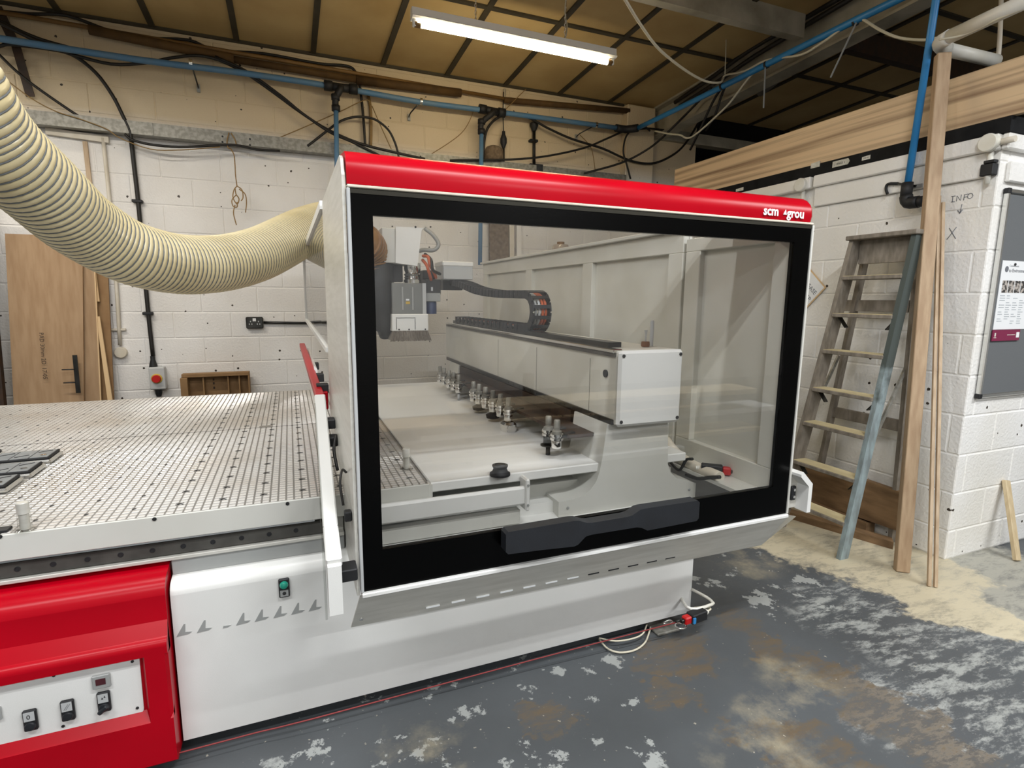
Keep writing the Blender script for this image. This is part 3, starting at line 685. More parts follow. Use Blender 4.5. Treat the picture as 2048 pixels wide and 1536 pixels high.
# ------------------------------------------------------------------ hood
DX0, DX1, DY = .152, 1.857, 1.55
def frame_xz(m, o_, i_, y0, y1):
    (a, b_, c_, d_), (e, f_, g_, h_) = o_, i_
    O = [(a, c_), (b_, c_), (b_, d_), (a, d_)]; I = [(e, g_), (f_, g_), (f_, h_), (e, h_)]
    vs = [(x, y0, z) for x, z in O] + [(x, y0, z) for x, z in I] + [(x, y1, z) for x, z in O] + [(x, y1, z) for x, z in I]
    fs = []
    for k in range(4):
        l = (k+1) % 4
        fs += [(k, l, 4+l, 4+k), (8+l, 8+k, 12+k, 12+l), (k, 8+k, 8+l, l), (4+k, 4+l, 12+l, 12+k)]
    m.add(vs, fs); m.fix = True
    return m
door = frame_xz(MB(), (DX0+.012, DX1-.008, .612, 1.744), (.221, 1.766, .735, 1.691), DY, DY+.02).build('hood_door', M['black'], R)
MB().box(DX0+.004, DX1-.002, DY-.012, DY+.02, .596, .611, .003).build('door_lip', M['white'], door)
MB().box(DX0+.002, DX0+.0115, DY-.006, DY+.02, .611, 1.757, .002).build('door_edge', M['grey_lt'], door)
MB().box(DX1-.0075, DX1+.001, DY-.006, DY+.02, .611, 1.757, .002).build('door_edge', M['offwhite'], door)
MB().box(DX0+.012, DX1-.008, DY-.002, DY+.02, 1.7445, 1.757).build('door_head_strip', M['olive'], door)
MB().box(.216, 1.771, DY+.004, DY+.010, .730, 1.696).build('door_glass', M['glass'], door)
# handle: bar with a raised bridge and a finger recess
hp = [(.60, .678), (.72, .672), (.835, .664), (.85, .668), (.878, .692), (.90, .695), (1.08, .693), (1.10, .688), (1.125, .674), (1.34, .677), (1.349, .686), (1.349, .747), (1.34, .755), (1.11, .757), (1.09, .755), (1.06, .740), (1.04, .737), (.90, .737), (.88, .740), (.85, .752), (.83, .754), (.60, .752), (.592, .744), (.592, .686)]
yo = DY-.055
MB().prism(hp, 'y', yo, DY-.012, ).build('door_handle', M['handle'], door, auto=40)
MB().box(.62, .80, DY-.02, DY, .70, .745, .005).build('handle_foot', M['handle'], door)
MB().box(1.14, 1.31, DY-.02, DY, .70, .745, .005).build('handle_foot', M['handle'], door)
# red cap and cream bead
def capline(x): return [(1.552, 1.768), (1.547, 1.79), (1.550, 1.818), (1.558, 1.834), (1.572, 1.848), (1.59, 1.858), (1.70, 1.872), (1.86, 1.872), (1.86, 1.86), (1.60, 1.845), (1.575, 1.768)]
m = MB(); m.prism(capline(0), 'x', DX0+.004, DX1-.018, True)
pr = capline(0); n = len(pr)
vs = []
for x, k in ((DX1-.018, 0), (DX1-.008, .12), (DX1-.002, .35), (DX1, .6)):
    vs += [(x, y + (1.66-y)*k*.4, z + (1.80-z)*k*.5) for y, z in pr]
m.add(vs, [(a*n+i, a*n+(i+1) % n, (a+1)*n+(i+1) % n, (a+1)*n+i) for a in range(3) for i in range(n)] + [[3*n+i for i in range(n)]], True)
cap = m.build('red_cap', M['red'], R, auto=40)
MB().box(DX0+.004, DX1-.004, DY-.006, DY+.02, 1.758, 1.766, .002).build('cream_bead', M['conduit'], cap)
lx = [(1.5983, 1.547, 1.7805), (1.7129, 1.547, 1.7789), (1.6969, 1.547, 1.7885)]
text('lettering', 'scm', .046, (lx[0][0], 1.5455, lx[0][2]), (1, .0, 0), (0, 0, 1), M['paper'], cap, .0006, .0012)
text('lettering', 'grou', .046, (lx[1][0], 1.5455, lx[1][2]), (1, .0, 0), (0, 0, 1), M['paper'], cap, .0006, .0012)
MB().prism([(lx[2][0]-.002, lx[2][2]-.002), (lx[2][0]+.014, lx[2][2]-.002), (lx[2][0]+.008, lx[2][2]+.016)], 'y', 1.5445, 1.5465).build('emblem', M['paper'], cap)
# folded stainless apron under the door
ap = MB().hexa([(.128, 1.615, .466), (1.80, 1.615, .452), (1.80, 1.622, .452), (.128, 1.622, .466), (DX0, DY, .598), (1.87, DY, .598), (1.87, DY+.008, .598), (DX0, DY+.008, .598)]).build('hood_apron', M['stainless'], R)
MB().hexa([(1.80, 1.615, .452), (1.99, 1.615, .552), (1.99, 1.622, .552), (1.80, 1.622, .452), (1.80, DY, .598), (1.87, DY, .598), (1.87, DY+.008, .598), (1.80, DY+.008, .598)]).build('apron_wing', M['stainless'], ap)
for i in range(12):
    x = .36 + i*.085; MB().box(x, x+.045, 1.600, 1.608, .486, .4905).build('apron_slot', M['paper'] if i < 7 else M['rubber'], ap)
MB().lathe((.158, 1.600, .497), (0, -.9, -.45), [(.006, 0), (.006, .003), (.003, .004)], 12).build('apron_screw', M['chrome'], ap)
# left cheek of brushed steel, side window behind it, right inner wall
MB().prism([(DY+.005, .60), (DY+.005, 1.79), (1.575, 1.835), (1.60, 1.848), (2.40, 1.852), (2.42, 1.80), (2.46, 1.12), (2.46, .86), (1.96, .84), (1.94, .60)], 'x', DX0-.008, DX0).build('hood_cheek', M['stainless'], R)
m = MB(); fr = [(.146, 2.42, 1.842)] + [(0.112, 3.7, 1.7723), (0.112, 4.0424, 1.7135), (0.112, 4.1293, 1.3116)] + [(.146, 2.44, 1.25)]
for a, b_ in zip(fr, fr[1:]): m.bar(a, b_, .022, .034 if a[2] > 1.8 else .02)
sw = m.build('side_window_frame', M['white'], R)
m = MB(); m.add([(x-.002, y, z) for x, y, z in fr] + [(x+.002, y, z) for x, y, z in fr], [[0, 1, 2, 3, 4], [9, 8, 7, 6, 5]] + [(i, (i+1) % 5, 5+(i+1) % 5, 5+i) for i in range(5)])
m.fix = True; m.build('side_window_pane', M['acrylic'], sw)
WX = 1.775
rw = MB().box(WX+.03, WX+.05, 2.19, 5.15, .66, 1.80).build('hood_side_wall', M['beam'], R)
for y0, y1, z0, z1 in ((2.19, 5.15, 1.70, 1.80), (2.19, 5.15, .66, .74), (2.19, 2.30, .74, 1.70), (3.05, 3.17, .74, 1.70), (3.98, 4.10, .74, 1.70), (5.03, 5.15, .74, 1.70)):
    MB().box(WX, WX+.035, y0, y1, z0, z1, .003).build('wall_rib', M['beam'], rw)
MB().box(WX-.03, WX+.05, 2.19, 5.15, 1.80, 1.82, .003).build('wall_capping', M['offwhite'], rw)
rf = MB().box(WX+.03, WX+.05, 1.575, 2.17, .66, 1.76).build('hood_front_cheek', M['beam'], R)
for y0, y1, z0, z1 in ((1.575, 2.17, 1.70, 1.76), (1.575, 2.17, .66, .80), (1.575, 1.65, .80, 1.70), (2.07, 2.17, .80, 1.70)):
    MB().box(WX, WX+.035, y0, y1, z0, z1, .003).build('cheek_rib', M['beam'], rf)
for z in (.95, 1.15, 1.35, 1.55): MB().cyl((WX+.035, 2.068, z), (WX+.035, 2.062, z), .005, None, 8).build('cheek_rivet', M['white'], rf)
MB().box(1.54, 1.78, 2.22, 3.2, .70, .86, .01).build('rear_cover', M['offwhite'], R)
MB().tube([(1.69, 2.1425, 0.7894), (1.69, 2.0627, 0.7472), (1.69, 1.9707, 0.7237), (1.69, 1.8692, 0.718), (1.69, 1.7603, 0.7172)], .026, 12, 5).build('cable_sleeve', M['conduit'], R)
MB().tube([(1.66, 2.0861, 0.7188), (1.66, 1.9907, 0.6847), (1.66, 1.9468, 0.7458), (1.66, 1.9041, 0.7625)], .007, 8, 5).build('black_cable', M['cable'], R)
MB().tube([(1.66, 1.9406, 0.6758), (1.66, 1.864, 0.6833), (1.66, 1.7874, 0.7122), (1.66, 1.7293, 0.7327)], .008, 8, 5).build('black_cable', M['cable'], R)
MB().box(1.66, 1.775, 1.60, 2.2, .69, .705).build('inner_ledge', M['offwhite'], R)
# bumpers
bp = [(.078, 1.45, .765), (.080, 1.60, .80), (.100, 2.37, 1.060)]
m = MB(); m.bar(bp[0], bp[1], .042, .03, b=.004); m.bar(bp[1], bp[2], .042, .03, b=.004)
bu = m.build('bumper', M['white'], R)
m = MB(); m.bar(bp[2], (.074, 4.25, 1.125), .036, .03, b=.004); m.build('red_bumper_end', M['red'], bu)
MB().prism([(1.44, .62), (1.47, .62), (1.50, .76), (1.47, .775), (1.44, .76)], 'x', .060, .096).build('bumper_block', M['white'], bu)
MB().hexa([(.050, 1.46, .60), (.056, 1.46, .60), (.080, 2.30, .96), (.074, 2.30, .96), (.050, 1.46, .78), (.056, 1.46, .78), (.080, 2.30, 1.05), (.074, 2.30, 1.05)]).build('bumper_curtain', M['flap'], bu)
for y, z in ((1.54, .69), (2.12, .935), (2.2, .985)):
    MB().box(.092, DX0-.008, y-.03, y+.03, z-.018, z+.018, .003).build('bumper_bracket', M['rubber'], bu)
for y in (2.55, 2.9, 3.4): MB().box(.095, .145, y-.03, y+.03, 1.05, 1.09, .003).build('bumper_bracket', M['rubber'], bu)
MB().box(.105, .14, 2.5, 2.75, .98, 1.06, .004).build('red_tab', M['red'], bu)
MB().prism([(.10, .90), (.12, .90), (.12, 1.10), (.105, 1.12)], 'y', 3.0, 4.1).build('bumper_back_strip', M['white'], bu)
b2 = MB().prism([(1.857, .79), (1.868, .80), (1.925, .745), (1.925, .625), (1.905, .625), (1.905, .735), (1.857, .78)], 'y', 1.50, 1.56).build('bumper', M['white'], R)
MB().box(1.860, 1.905, 1.555, 1.57, .63, .775).build('bumper_gusset', M['stainless'], b2)
MB().box(1.868, 1.892, 1.545, 1.557, .665, .725, .003).build('hinge', M['rubber'], b2)
for z in (.68, .71): MB().lathe((1.88, 1.545, z), (0, -1, 0), [(.006, 0), (.006, .003)], 10).build('hinge_screw', M['chrome'], b2)
# cable looms seen in the gap beside the table
MB().tube([(0.1313, 1.9741, 0.8614), (0.1264, 2.0402, 0.9182), (0.1394, 2.0967, 0.9601)], .006, 6, 5).build('loose_cable', M['cable'], R)
MB().tube([(.12, 1.62, .86), (.115, 1.64, .92), (.125, 1.68, .95), (.14, 1.72, .93)], .004, 6, 5).build('loose_cable', M['cable'], R)
MB().box(.122, .143, 1.61, 1.64, .81, .84, .003).build('sensor', M['rubber'], R)
# ------------------------------------------------------------------ extraction hose
HC = catmull([Vector(v) for v in [(-1.1222, 1.7955, 3.6373), (-1.1022, 1.8155, 3.0873), (-0.9922, 1.8655, 2.5073), (-0.8222, 1.9455, 2.0873), (-0.7778, 2.0843, 1.916), (-0.7226, 2.2628, 1.8115), (-0.6665, 2.4637, 1.7129), (-0.548, 2.6527, 1.6293), (-0.3739, 2.9069, 1.6125), (-0.1539, 3.245, 1.6861), (0.1229, 3.7999, 1.8858), (0.3074, 4.0905, 1.9806), (0.4314, 4.1681, 1.9625)]], 60)
def resample(P, st):
    out = [P[0].copy()]; need = st
    for a, b_ in zip(P, P[1:]):
        L_ = (b_-a).length; pos = 0.0
        while L_ - pos >= need:
            pos += need; out.append(a.lerp(b_, pos/L_)); need = st
        need -= L_ - pos
    return out
PIT = 7; H = resample(HC, .0228/PIT)
m = MB(); hr = [.1195 + .0065*abs(math.sin(math.pi*(i % PIT)/PIT))**.6 for i in range(len(H))]
GR = lambda i: 1+.17*min(1, max(0, i/len(H)-.55)/.33)
hr = [r*GR(i) for i, r in enumerate(hr)]
m.tube(H, hr, 28, 1, False)
th = thing('extraction_hose', 'large ribbed cream extraction hose sagging over the grid table', 'hose', tuple(HC[-1]))
m.build('hose_wall', M['hose'], th)
m = MB()
for i in range(0, len(H)-1, PIT):
    t = (H[min(i+1, len(H)-1)]-H[max(i-1, 0)]).normalized(); a = t.orthogonal().normalized(); b_ = t.cross(a)
    ring = [H[i] + (a*math.cos(2*math.pi*k/28)+b_*math.sin(2*math.pi*k/28)*1.0)*.1215*GR(i) for k in range(29)]
    m.tube(ring, .0031, 5, 1, False)
o = m.build('wire_helix', M['hosew'], th); o['kind'] = 'stuff'
# ------------------------------------------------------------------ on the table
def pod(x, y, rz, label):
    t = thing('vacuum_pod', label, 'vacuum pod', (x, y, TZ), 'vacuum pods lying on the grid table')
    t.rotation_euler = (0, 0, rz); sv = tuple(t['_o']); t['_o'] = (0, 0, 0)
    MB().box(-.105, .105, -.075, .075, 0, .018, .006).build('pod_base', M['alu'], t)
    pad = MB().box(-.098, .098, -.068, .068, .018, .028, .004).build('pod_pad', M['rubber'], t)
    for i in range(3):
        MB().box(-.091+i*.062, -.091+i*.062+.058, -.061, .061, .027, .0295, .001).build('pad_field', M['pod'], pad)
    for i, (px, py) in enumerate(((-.06, .02), (.0, -.025), (.06, .03))):
        MB().bar((px-.02, py-.012, .0302), (px+.02, py+.012, .0302), .005, .0014).build('pad_slot', M['rubber'], pad)
    MB().cyl((.07, -.03, .0295), (.07, -.03, .0315), .010, None, 12).build('pad_valve', M['chrome'], pad)
    t['_o'] = sv
    return t
pod(-1.0215, 2.7134, .03, 'grey vacuum pod farthest from the front of the table, whole in view')
pod(-1.0168, 2.5218, .03, 'grey vacuum pod between two others at left of the table')
pod(-1.0269, 2.3564, .03, 'grey vacuum pod nearest the table front edge')
pod(-1.2371, 2.7824, .12, 'grey vacuum pod cut by the left frame edge')
def pin(x, y, z, label):
    t = thing('locating_pin', label, 'pin', (x, y, z), 'locating pins')
    MB().lathe((x, y, z), (0, 0, 1), [(.026, 0), (.026, .003), (.017, .006), (.016, .05)], 18).build('pin_collar', M['acrylic'], t)
    MB().lathe((x, y, z+.004), (0, 0, 1), [(.012, 0), (.012, .045), (.015, .047), (.015, .078), (.013, .080)], 18).build('pin_body', M['stainless'], t)
    return t
pin(-.735, 1.90, TZ, 'steel locating pin at the front left edge of the grid table')
p = (0.3992, 2.0849, 0.802)
pin(p[0], p[1], TZ, 'steel locating pin behind the hood glass on the table end')
single('flat_gauge', MB().box(-.86, -.775, 1.895, 1.93, TZ, TZ+.008, .001), M['rubber'], 'black flat strip lying at the table corner, cut by the frame', 'strip')
p = (0.7242, 1.897, 0.798)
t = thing('suction_cap', 'black rubber cap on the white deck behind the glass', 'cap', (p[0], p[1], .798))
MB().lathe((p[0], p[1], .798), (0, 0, 1), [(.040, 0), (.040, .008), (.030, .016), (.026, .028), (.03, .034), (.031, .040)], 24).build('cap_body', M['rubber'], t)
MB().lathe((p[0], p[1], .838), (0, 0, 1), [(.020, 0), (.018, .004)], 20).build('cap_top', M['handle'], t)
# tools hanging in the rack: holder cone, collet nut, cutter
tools = [(3.9379, 0), (3.8238, 0), (3.6891, 0), (3.5749, 0), (3.4553, 1), (3.1346, 0), (3.0295, 2), (2.9129, 0), (2.7877, 2), (2.671, 0), (2.5554, 3), (2.0846, 4), (2.0029, 0)]
names_ = ['farthest', 'second farthest', 'third farthest', 'fourth farthest', 'fifth farthest', 'sixth farthest', 'seventh from the far end', 'sixth from the near end', 'fifth from the near end', 'fourth from the near end', 'third nearest', 'second nearest', 'nearest']
kinds_ = ['steel tool holder with a collet nut', 'steel tool holder with a long pale cutter', 'steel tool holder with a dark cutter head', 'steel tool holder carrying a chrome square head', 'dark tool holder with a long straight cutter']
for (y, k), nm in zip(tools, names_):
    x = 1.02; z = .912
    t = thing('tool_holder', '%s, %s in the rack' % (kinds_[k], nm), 'tool holder', (x, y, z), 'tool holders in the rack under the bridge')
    MB().lathe((x, y, z), (0, 0, 1), [(.022, 0), (.021, .012), (.012, .016), (.012, .024), (.0135, .026), (.0135, .056), (.011, .060)], 12).build('cone', M['galv'], t)
    MB().lathe((x, y, z-.026), (0, 0, 1), [(.028, 0), (.028, .009), (.021, .011), (.021, .015), (.028, .017), (.028, .026)], 18).build('flange', M['chrome'], t)
    MB().lathe((x, y, z-.062), (0, 0, 1), [(.020, 0), (.0225, .004), (.0225, .032), (.020, .036)], 12).build('collet_nut', M['dark_metal'] if k == 4 else M['chrome'], t)
    MB().bar((x+.02, y, z-.013), (1.10, y, z), .03, .012).build('gripper', M['rubber'], t)
    if k == 0: MB().box(x-.006, x+.006, y-.0235, y-.0225, z-.052, z-.036).build('nut_slot', M['rubber'], t)
    if k == 1: MB().cyl((x, y, z-.11), (x, y, z-.062), .009, None, 12).build('cutter', M['grey_lt'], t)
    if k == 2:
        MB().lathe((x, y, z-.10), (0, 0, 1), [(.016, 0), (.036, .006), (.040, .024), (.012, .038)], 16).build('cutter', M['rubber'], t)
    if k == 3:
        MB().box(x-.036, x+.036, y-.036, y+.036, z-.135, z-.066, .012).build('angle_head', M['chrome'], t)
        MB().cyl((x, y-.045, z-.10), (x, y-.036, z-.10), .022, None, 16).build('head_outlet', M['chrome'], t)
    if k == 4:
        MB().lathe((x, y, z-.075), (0, 0, 1), [(.02, 0), (.034, .003), (.034, .008), (.02, .012)], 18).build('cutter_disc', M['dark_metal'], t)
        MB().cyl((x, y, z-.155), (x, y, z-.062), .010, None, 12).build('cutter', M['rubber'], t)
# loose tooling on the beam top and at the right cheek
y_ = 2.02
p = (1.6564, 2.2447, 1.272)
t = thing('bearing_knob', 'brown cork-topped knob with a steel stem on the beam', 'knob', (1.43, 1.98, 1.27))
MB().lathe((1.43, 1.98, 1.272), (0, 0, 1), [(.018, 0), (.019, .01), (.017, .022)], 14).build('knob', M['cork'], t)
MB().lathe((1.43, 1.98, 1.294), (0, 0, 1), [(.004, 0), (.004, .03), (.008, .05)], 10).build('stem', M['grey_lt'], t)
single('steel_rod', MB().lathe((1.475, 2.0, 1.272), (0, 0, 1), [(.009, 0), (.009, .105), (.006, .112)], 12), M['grey_lt'], 'upright steel rod standing on the beam end beside the cork knob', 'rod')
def limit_switch(ax, o_, label):
    ox, oy, oz = o_
    t = thing('limit_switch', label, 'switch', o_)
    a = Vector(ax).normalized(); b_ = Vector((-a.y, a.x, 0)); ce = Vector((ox, oy, oz+.022))
    MB().obox(ce, a, b_, (0, 0, 1), .045, .022, .022, .004).build('switch_body', M['rubber'], t)
    MB().obox(ce-a*.062, a, b_, (0, 0, 1), .018, .016, .017, .005).build('red_head', M['redknob'], t)
    MB().obox(ce-a*.086, a, b_, (0, 0, 1), .010, .008, .008, .002).build('plunger', M['dark_metal'], t)
    MB().obox(ce-a*.040-b_*.024, a, b_, (0, 0, 1), .007, .004, .013, .001).build('blue_reset', M['blue'], t)
    MB().lathe(ce+a*.045, a, [(.012, 0), (.012, .012), (.009, .014), (.009, .022)], 12).build('cable_gland', M['white_pipe'], t)
    return t
limit_switch((1, .12, 0), (1.590, 1.735, .085), 'black and red cord switch beside the lower right corner of the base')
sw_ = limit_switch((-.75, .66, 0), (1.715, 1.84, .705), 'black and red switch behind the lower right corner of the door glass')
t = thing('cord_bracket', 'white bent bracket holding the cord switch off the base', 'bracket', (1.60, 1.80, .08))
m = MB(); m.tube([(1.645, 1.84, .165), (1.70, 1.80, .135), (1.715, 1.78, .12), (1.70, 1.765, .12), (1.60, 1.75, .128), (1.57, 1.78, .128), (1.60, 1.86, .13)], .007, 8, 2); m.build('bracket_rod', M['white_pipe'], t)
MB().tube([(1.64, 1.745, .105), (1.68, 1.75, .11), (1.69, 1.80, .09), (1.67, 1.84, .07)], .004, 6, 4).build('switch_cable', M['cable_w'], t)
t = thing('eye_ring', 'chrome ring and eyebolt at the end of the red cord', 'ring', (1.505, 1.735, .06))
m = MB(); m.tube([(1.505+.024*math.cos(a*.3491), 1.735+.02*math.sin(a*.3491), .078) for a in range(19)], .004, 8, 1); m.build('ring', M['chrome'], t)
MB().cyl((1.48, 1.74, .10), (1.53, 1.735, .105), .005, None, 8).build('bolt', M['dark_metal'], t)
MB().tube([(1.43, 1.755, .098), (1.455, 1.75, .108), (1.47, 1.745, .098), (1.455, 1.75, .088), (1.43, 1.755, .095)], .003, 6, 3).build('hook', M['chrome'], t)
single('pull_cord', MB().tube([(-2.2, 1.74, .07), (-.385, 1.80, .045), (.0, 1.79, .05), (.8, 1.775, .068), (1.49, 1.74, .096)], .0024, 6, 3), M['cord_red'], 'thin red pull cord stretched along the foot of the base', 'cord')
single('loose_cable', MB().tube([(1.1806, 1.8704, 0.01), (1.1802, 1.8005, 0.01), (1.215, 1.7585, 0.01), (1.2834, 1.7495, 0.01), (1.3535, 1.7768, 0.01), (1.422, 1.8388, 0.01), (1.4676, 1.8864, 0.01)], .004, 8, 5), M['cable_w'], 'thin white cable looped on the floor under the base', 'cable')
single('loose_cable', MB().tube([(1.1681, 1.8509, 0.03), (1.2212, 1.8079, 0.03), (1.2932, 1.7948, 0.03), (1.3606, 1.8065, 0.03), (1.4239, 1.8615, 0.03)], .0035, 8, 5), M['cable_w'], 'second white cable curving above the floor loop at the base', 'cable')
# ------------------------------------------------------------------ against the back wall
def leaning(name, label, x0, x1, yb, yt, z1, th_, mat, cat='board', x0t=None, x1t=None, edge=None):
    x0t = x0 if x0t is None else x0t; x1t = x1 if x1t is None else x1t
    m = MB().hexa([(x0, yb, 0), (x1, yb, 0), (x1, yb+th_, 0), (x0, yb+th_, 0), (x0t, yt, z1), (x1t, yt, z1), (x1t, yt+th_, z1), (x0t, yt+th_, z1)])
    t = thing(name, label, cat, ((x0+x1)/2, yb, 0)); m.build('panel', mat, t)
    if edge: MB().hexa([(x1, yb, 0), (x1+.008, yb, 0), (x1+.008, yb+th_, 0), (x1, yb+th_, 0), (x1t, yt, z1), (x1t+.008, yt, z1), (x1t+.008, yt+th_, z1), (x1t, yt+th_, z1)]).build('pale_edge', edge, t)
    return t
t = leaning('mdf_board', 'tall brown printed board leaning on the wall, leftmost and nearest', -2.045, -1.615, 5.26, 5.43, 1.93, .018, M['mdf'], x0t=-1.985, x1t=-1.50)
text('stamp', 'PAD 30mm 2D  17-05', .040, (-1.819, 5.335, 1.1793), (0, -.08, -1), (1, 0, 0), M['rust'], t, .0006)
t = leaning('mdf_board', 'narrow brown board leaning behind the printed board', -1.64, -1.50, 5.31, 5.46, 1.95, .016, M['mdf'], x0t=-1.56, x1t=-1.44, edge=M['ply'])
t = leaning('mdf_board', 'dark brown offcut board with pale edges leaning by the white conduit', -1.50, -1.415, 5.36, 5.50, 1.72, .018, M['mdf2'], x0t=-1.46, x1t=-1.37)
MB().hexa([(-1.428, 5.352, .60), (-1.395, 5.352, .60), (-1.395, 5.37, .60), (-1.428, 5.37, .60), (-1.462, 5.415, 1.30), (-1.438, 5.415, 1.30), (-1.438, 5.43, 1.30), (-1.462, 5.43, 1.30)]).build('edge_strip', M['ply'], t)
MB().hexa([(-1.46, 5.44, 1.42), (-1.435, 5.44, 1.42), (-1.435, 5.456, 1.42), (-1.46, 5.456, 1.42), (-1.47, 5.46, 1.75), (-1.445, 5.46, 1.75), (-1.445, 5.478, 1.75), (-1.47, 5.478, 1.75)]).build('edge_strip', M['ply'], t)
t = thing('door_lock', 'black mortice lock strip hooked on the edge of the brown board', 'lock', (-1.60, 5.27, .72))
MB().hexa([(-1.605, 5.255, .70), (-1.575, 5.255, .70), (-1.575, 5.265, .70), (-1.605, 5.265, .70), (-1.61, 5.285, 1.00), (-1.58, 5.285, 1.00), (-1.58, 5.295, 1.00), (-1.61, 5.295, 1.00)]).build('lock_plate', M['dark_metal'], t)
for z in (.785, .89): MB().cyl((-1.68, 5.262, z), (-1.60, 5.262, z), .005, None, 6).build('lock_pin', M['rubber'], t)
leaning('dark_post', 'dark stained post standing at the left frame edge', -2.40, -2.06, 5.20, 5.36, 2.3, .05, M['rust'], 'post', x0t=-2.5, x1t=-2.05)
# wooden tray with dividers
x0, x1, z0, z1 = -.90, -.365, .60, .80
t = thing('wooden_tray', 'shallow brown wooden tray with dividers leaning behind the table', 'tray', ((x0+x1)/2, 5.4, .2))
MB().box(x0, x1, 5.49, 5.51, .20, z1-.005, .002).build('tray_back', M['mdf2'], t)
MB().box(x0+.005, x1, 5.40, 5.49, z1-.03, z1, .002).build('tray_rim', M['mdf2'], t)
MB().box(x0-.005, x0+.05, 5.38, 5.49, .20, z1-.032, .002).build('tray_side', M['mdf2'], t)
MB().box(x1-.012, x1, 5.40, 5.49, .20, z1-.031, .002).build('tray_side', M['mdf2'], t)
for x in (-.735, -.54, -.45): MB().box(x-.005, x+.006, 5.42, 5.49, .20, z1-.031, .001).build('divider', M['mdf2'], t)
for z in (.66, .70, .735): MB().box(-.668, -.655, 5.487, 5.490, z-.012, z+.008, .001).build('dark_stain', M['rust'], t)
# isolator, conduits, socket
t = thing('isolator_switch', 'grey rotary isolator box with red knob below the black conduit', 'switch', (-1.08, 5.55, .66))
MB().box(-1.145, -1.030, 5.46, 5.548, .668, .862, .006).build('isolator_box', M['grey_lt'], t)
MB().box(-1.143, -1.028, 5.455, 5.463, .674, .856, .003).build('isolator_cover', M['grey_lt'], t)
k = MB().lathe((-1.088, 5.455, .765), (0, -1, 0), [(.042, 0), (.042, .006), (.038, .008)], 24).build('knob_plate', M['yellow'], t)
MB().lathe((-1.088, 5.447, .765), (0, -1, 0), [(.033, 0), (.033, .022), (.030, .026)], 24).build('knob', M['redknob'], t)
MB().lathe((-1.095, 5.51, .60), (0, 0, 1), [(.018, 0), (.026, .03), (.026, .068)], 12).build('gland', M['rubber'], t)
t = thing('conduit', 'black conduit dropping down the wall to the isolator', 'conduit', (-1.115, 5.53, .87))
MB().tube([(-1.1259, 5.52, 2.7382), (-1.1225, 5.52, 2.5291), (-1.1174, 5.52, 2.2534), (-1.1184, 5.52, 1.8494), (-1.1198, 5.52, 1.4763), (-1.1181, 5.52, 1.1796), (-1.1138, 5.52, 0.9552)], .0165, 10, 3).build('tube', M['cable'], t)
MB().lathe((-1.118, 5.52, 0.855), (0, 0, 1), [(.032, 0), (.030, .02), (.018, .07), (.018, .10)], 12).build('gland', M['rubber'], t)
for z in [1.3202, 2.2433]: MB().box(-1.16, -1.085, 5.50, 5.55, z-.012, z+.012, .004).build('saddle', M['rubber'], t)
t = thing('conduit', 'white painted conduit ending in a round box by the leaning boards', 'conduit', (-1.33, 5.53, .95))
MB().tube([(-1.318, 5.525, 2.718), (-1.3164, 5.525, 2.2396), (-1.3273, 5.525, 1.5975), (-1.3456, 5.525, 1.0554)], .014, 10, 3).build('tube', M['conduit'], t)
p = (-1.3452, 5.53, 0.9911)
MB().lathe((p[0], 5.548, p[2]), (0, -1, 0), [(.046, 0), (.046, .035), (.042, .040)], 22).build('round_box', M['conduit'], t)
MB().box(p[0]-.055, p[0]+.05, 5.52, 5.55, 1.1778, 1.1947).build('saddle', M['conduit'], t)
single('timber_strip', MB().bar((-1.4416, 5.53, 2.679), (-1.4396, 5.53, 2.3398), .03, .02, (0, 1, 0)), M['strip_w'], 'short tan timber strip on the wall behind the hose', 'strip')
single('timber_strip', MB().bar((-1.686, 5.53, 2.7295), (-1.2801, 5.53, 2.7082), .03, .05, (0, 0, 1)), M['conduit'], 'white painted strip under the left end of the steel channel', 'strip')
t = thing('double_socket', 'grey metal double socket on the back wall', 'socket', (-.305, 5.55, 1.19))
p = [(-0.371, 5.51, 1.288), (-0.2283, 5.51, 1.1826)]
MB().box(p[0][0], p[1][0], 5.505, 5.548, p[1][2], p[0][2], .008).build('socket_plate', M['dark_metal'], t)
for fx in (.27, .73):
    x = p[0][0] + (p[1][0]-p[0][0])*fx
    for dx, dz in ((0, .012), (-.01, -.012), (.01, -.012)): MB().box(x+dx-.004, x+dx+.004, 5.503, 5.506, (p[0][2]+p[1][2])/2+dz-.006, (p[0][2]+p[1][2])/2+dz+.006).build('pin_hole', M['grey_lt'], t)
MB().box((p[0][0]+p[1][0])/2-.014, (p[0][0]+p[1][0])/2+.014, 5.50, 5.506, p[0][2]-.04, p[0][2]-.012, .002).build('rocker', M['paper'], t)
single('conduit', MB().tube([(-0.2261, 5.53, 1.2365), (0.0869, 5.53, 1.2294), (0.3328, 5.53, 1.2275), (0.827, 5.53, 1.2088)], .012, 10, 2), M['dark_metal'], 'grey horizontal conduit running right from the socket', 'conduit')
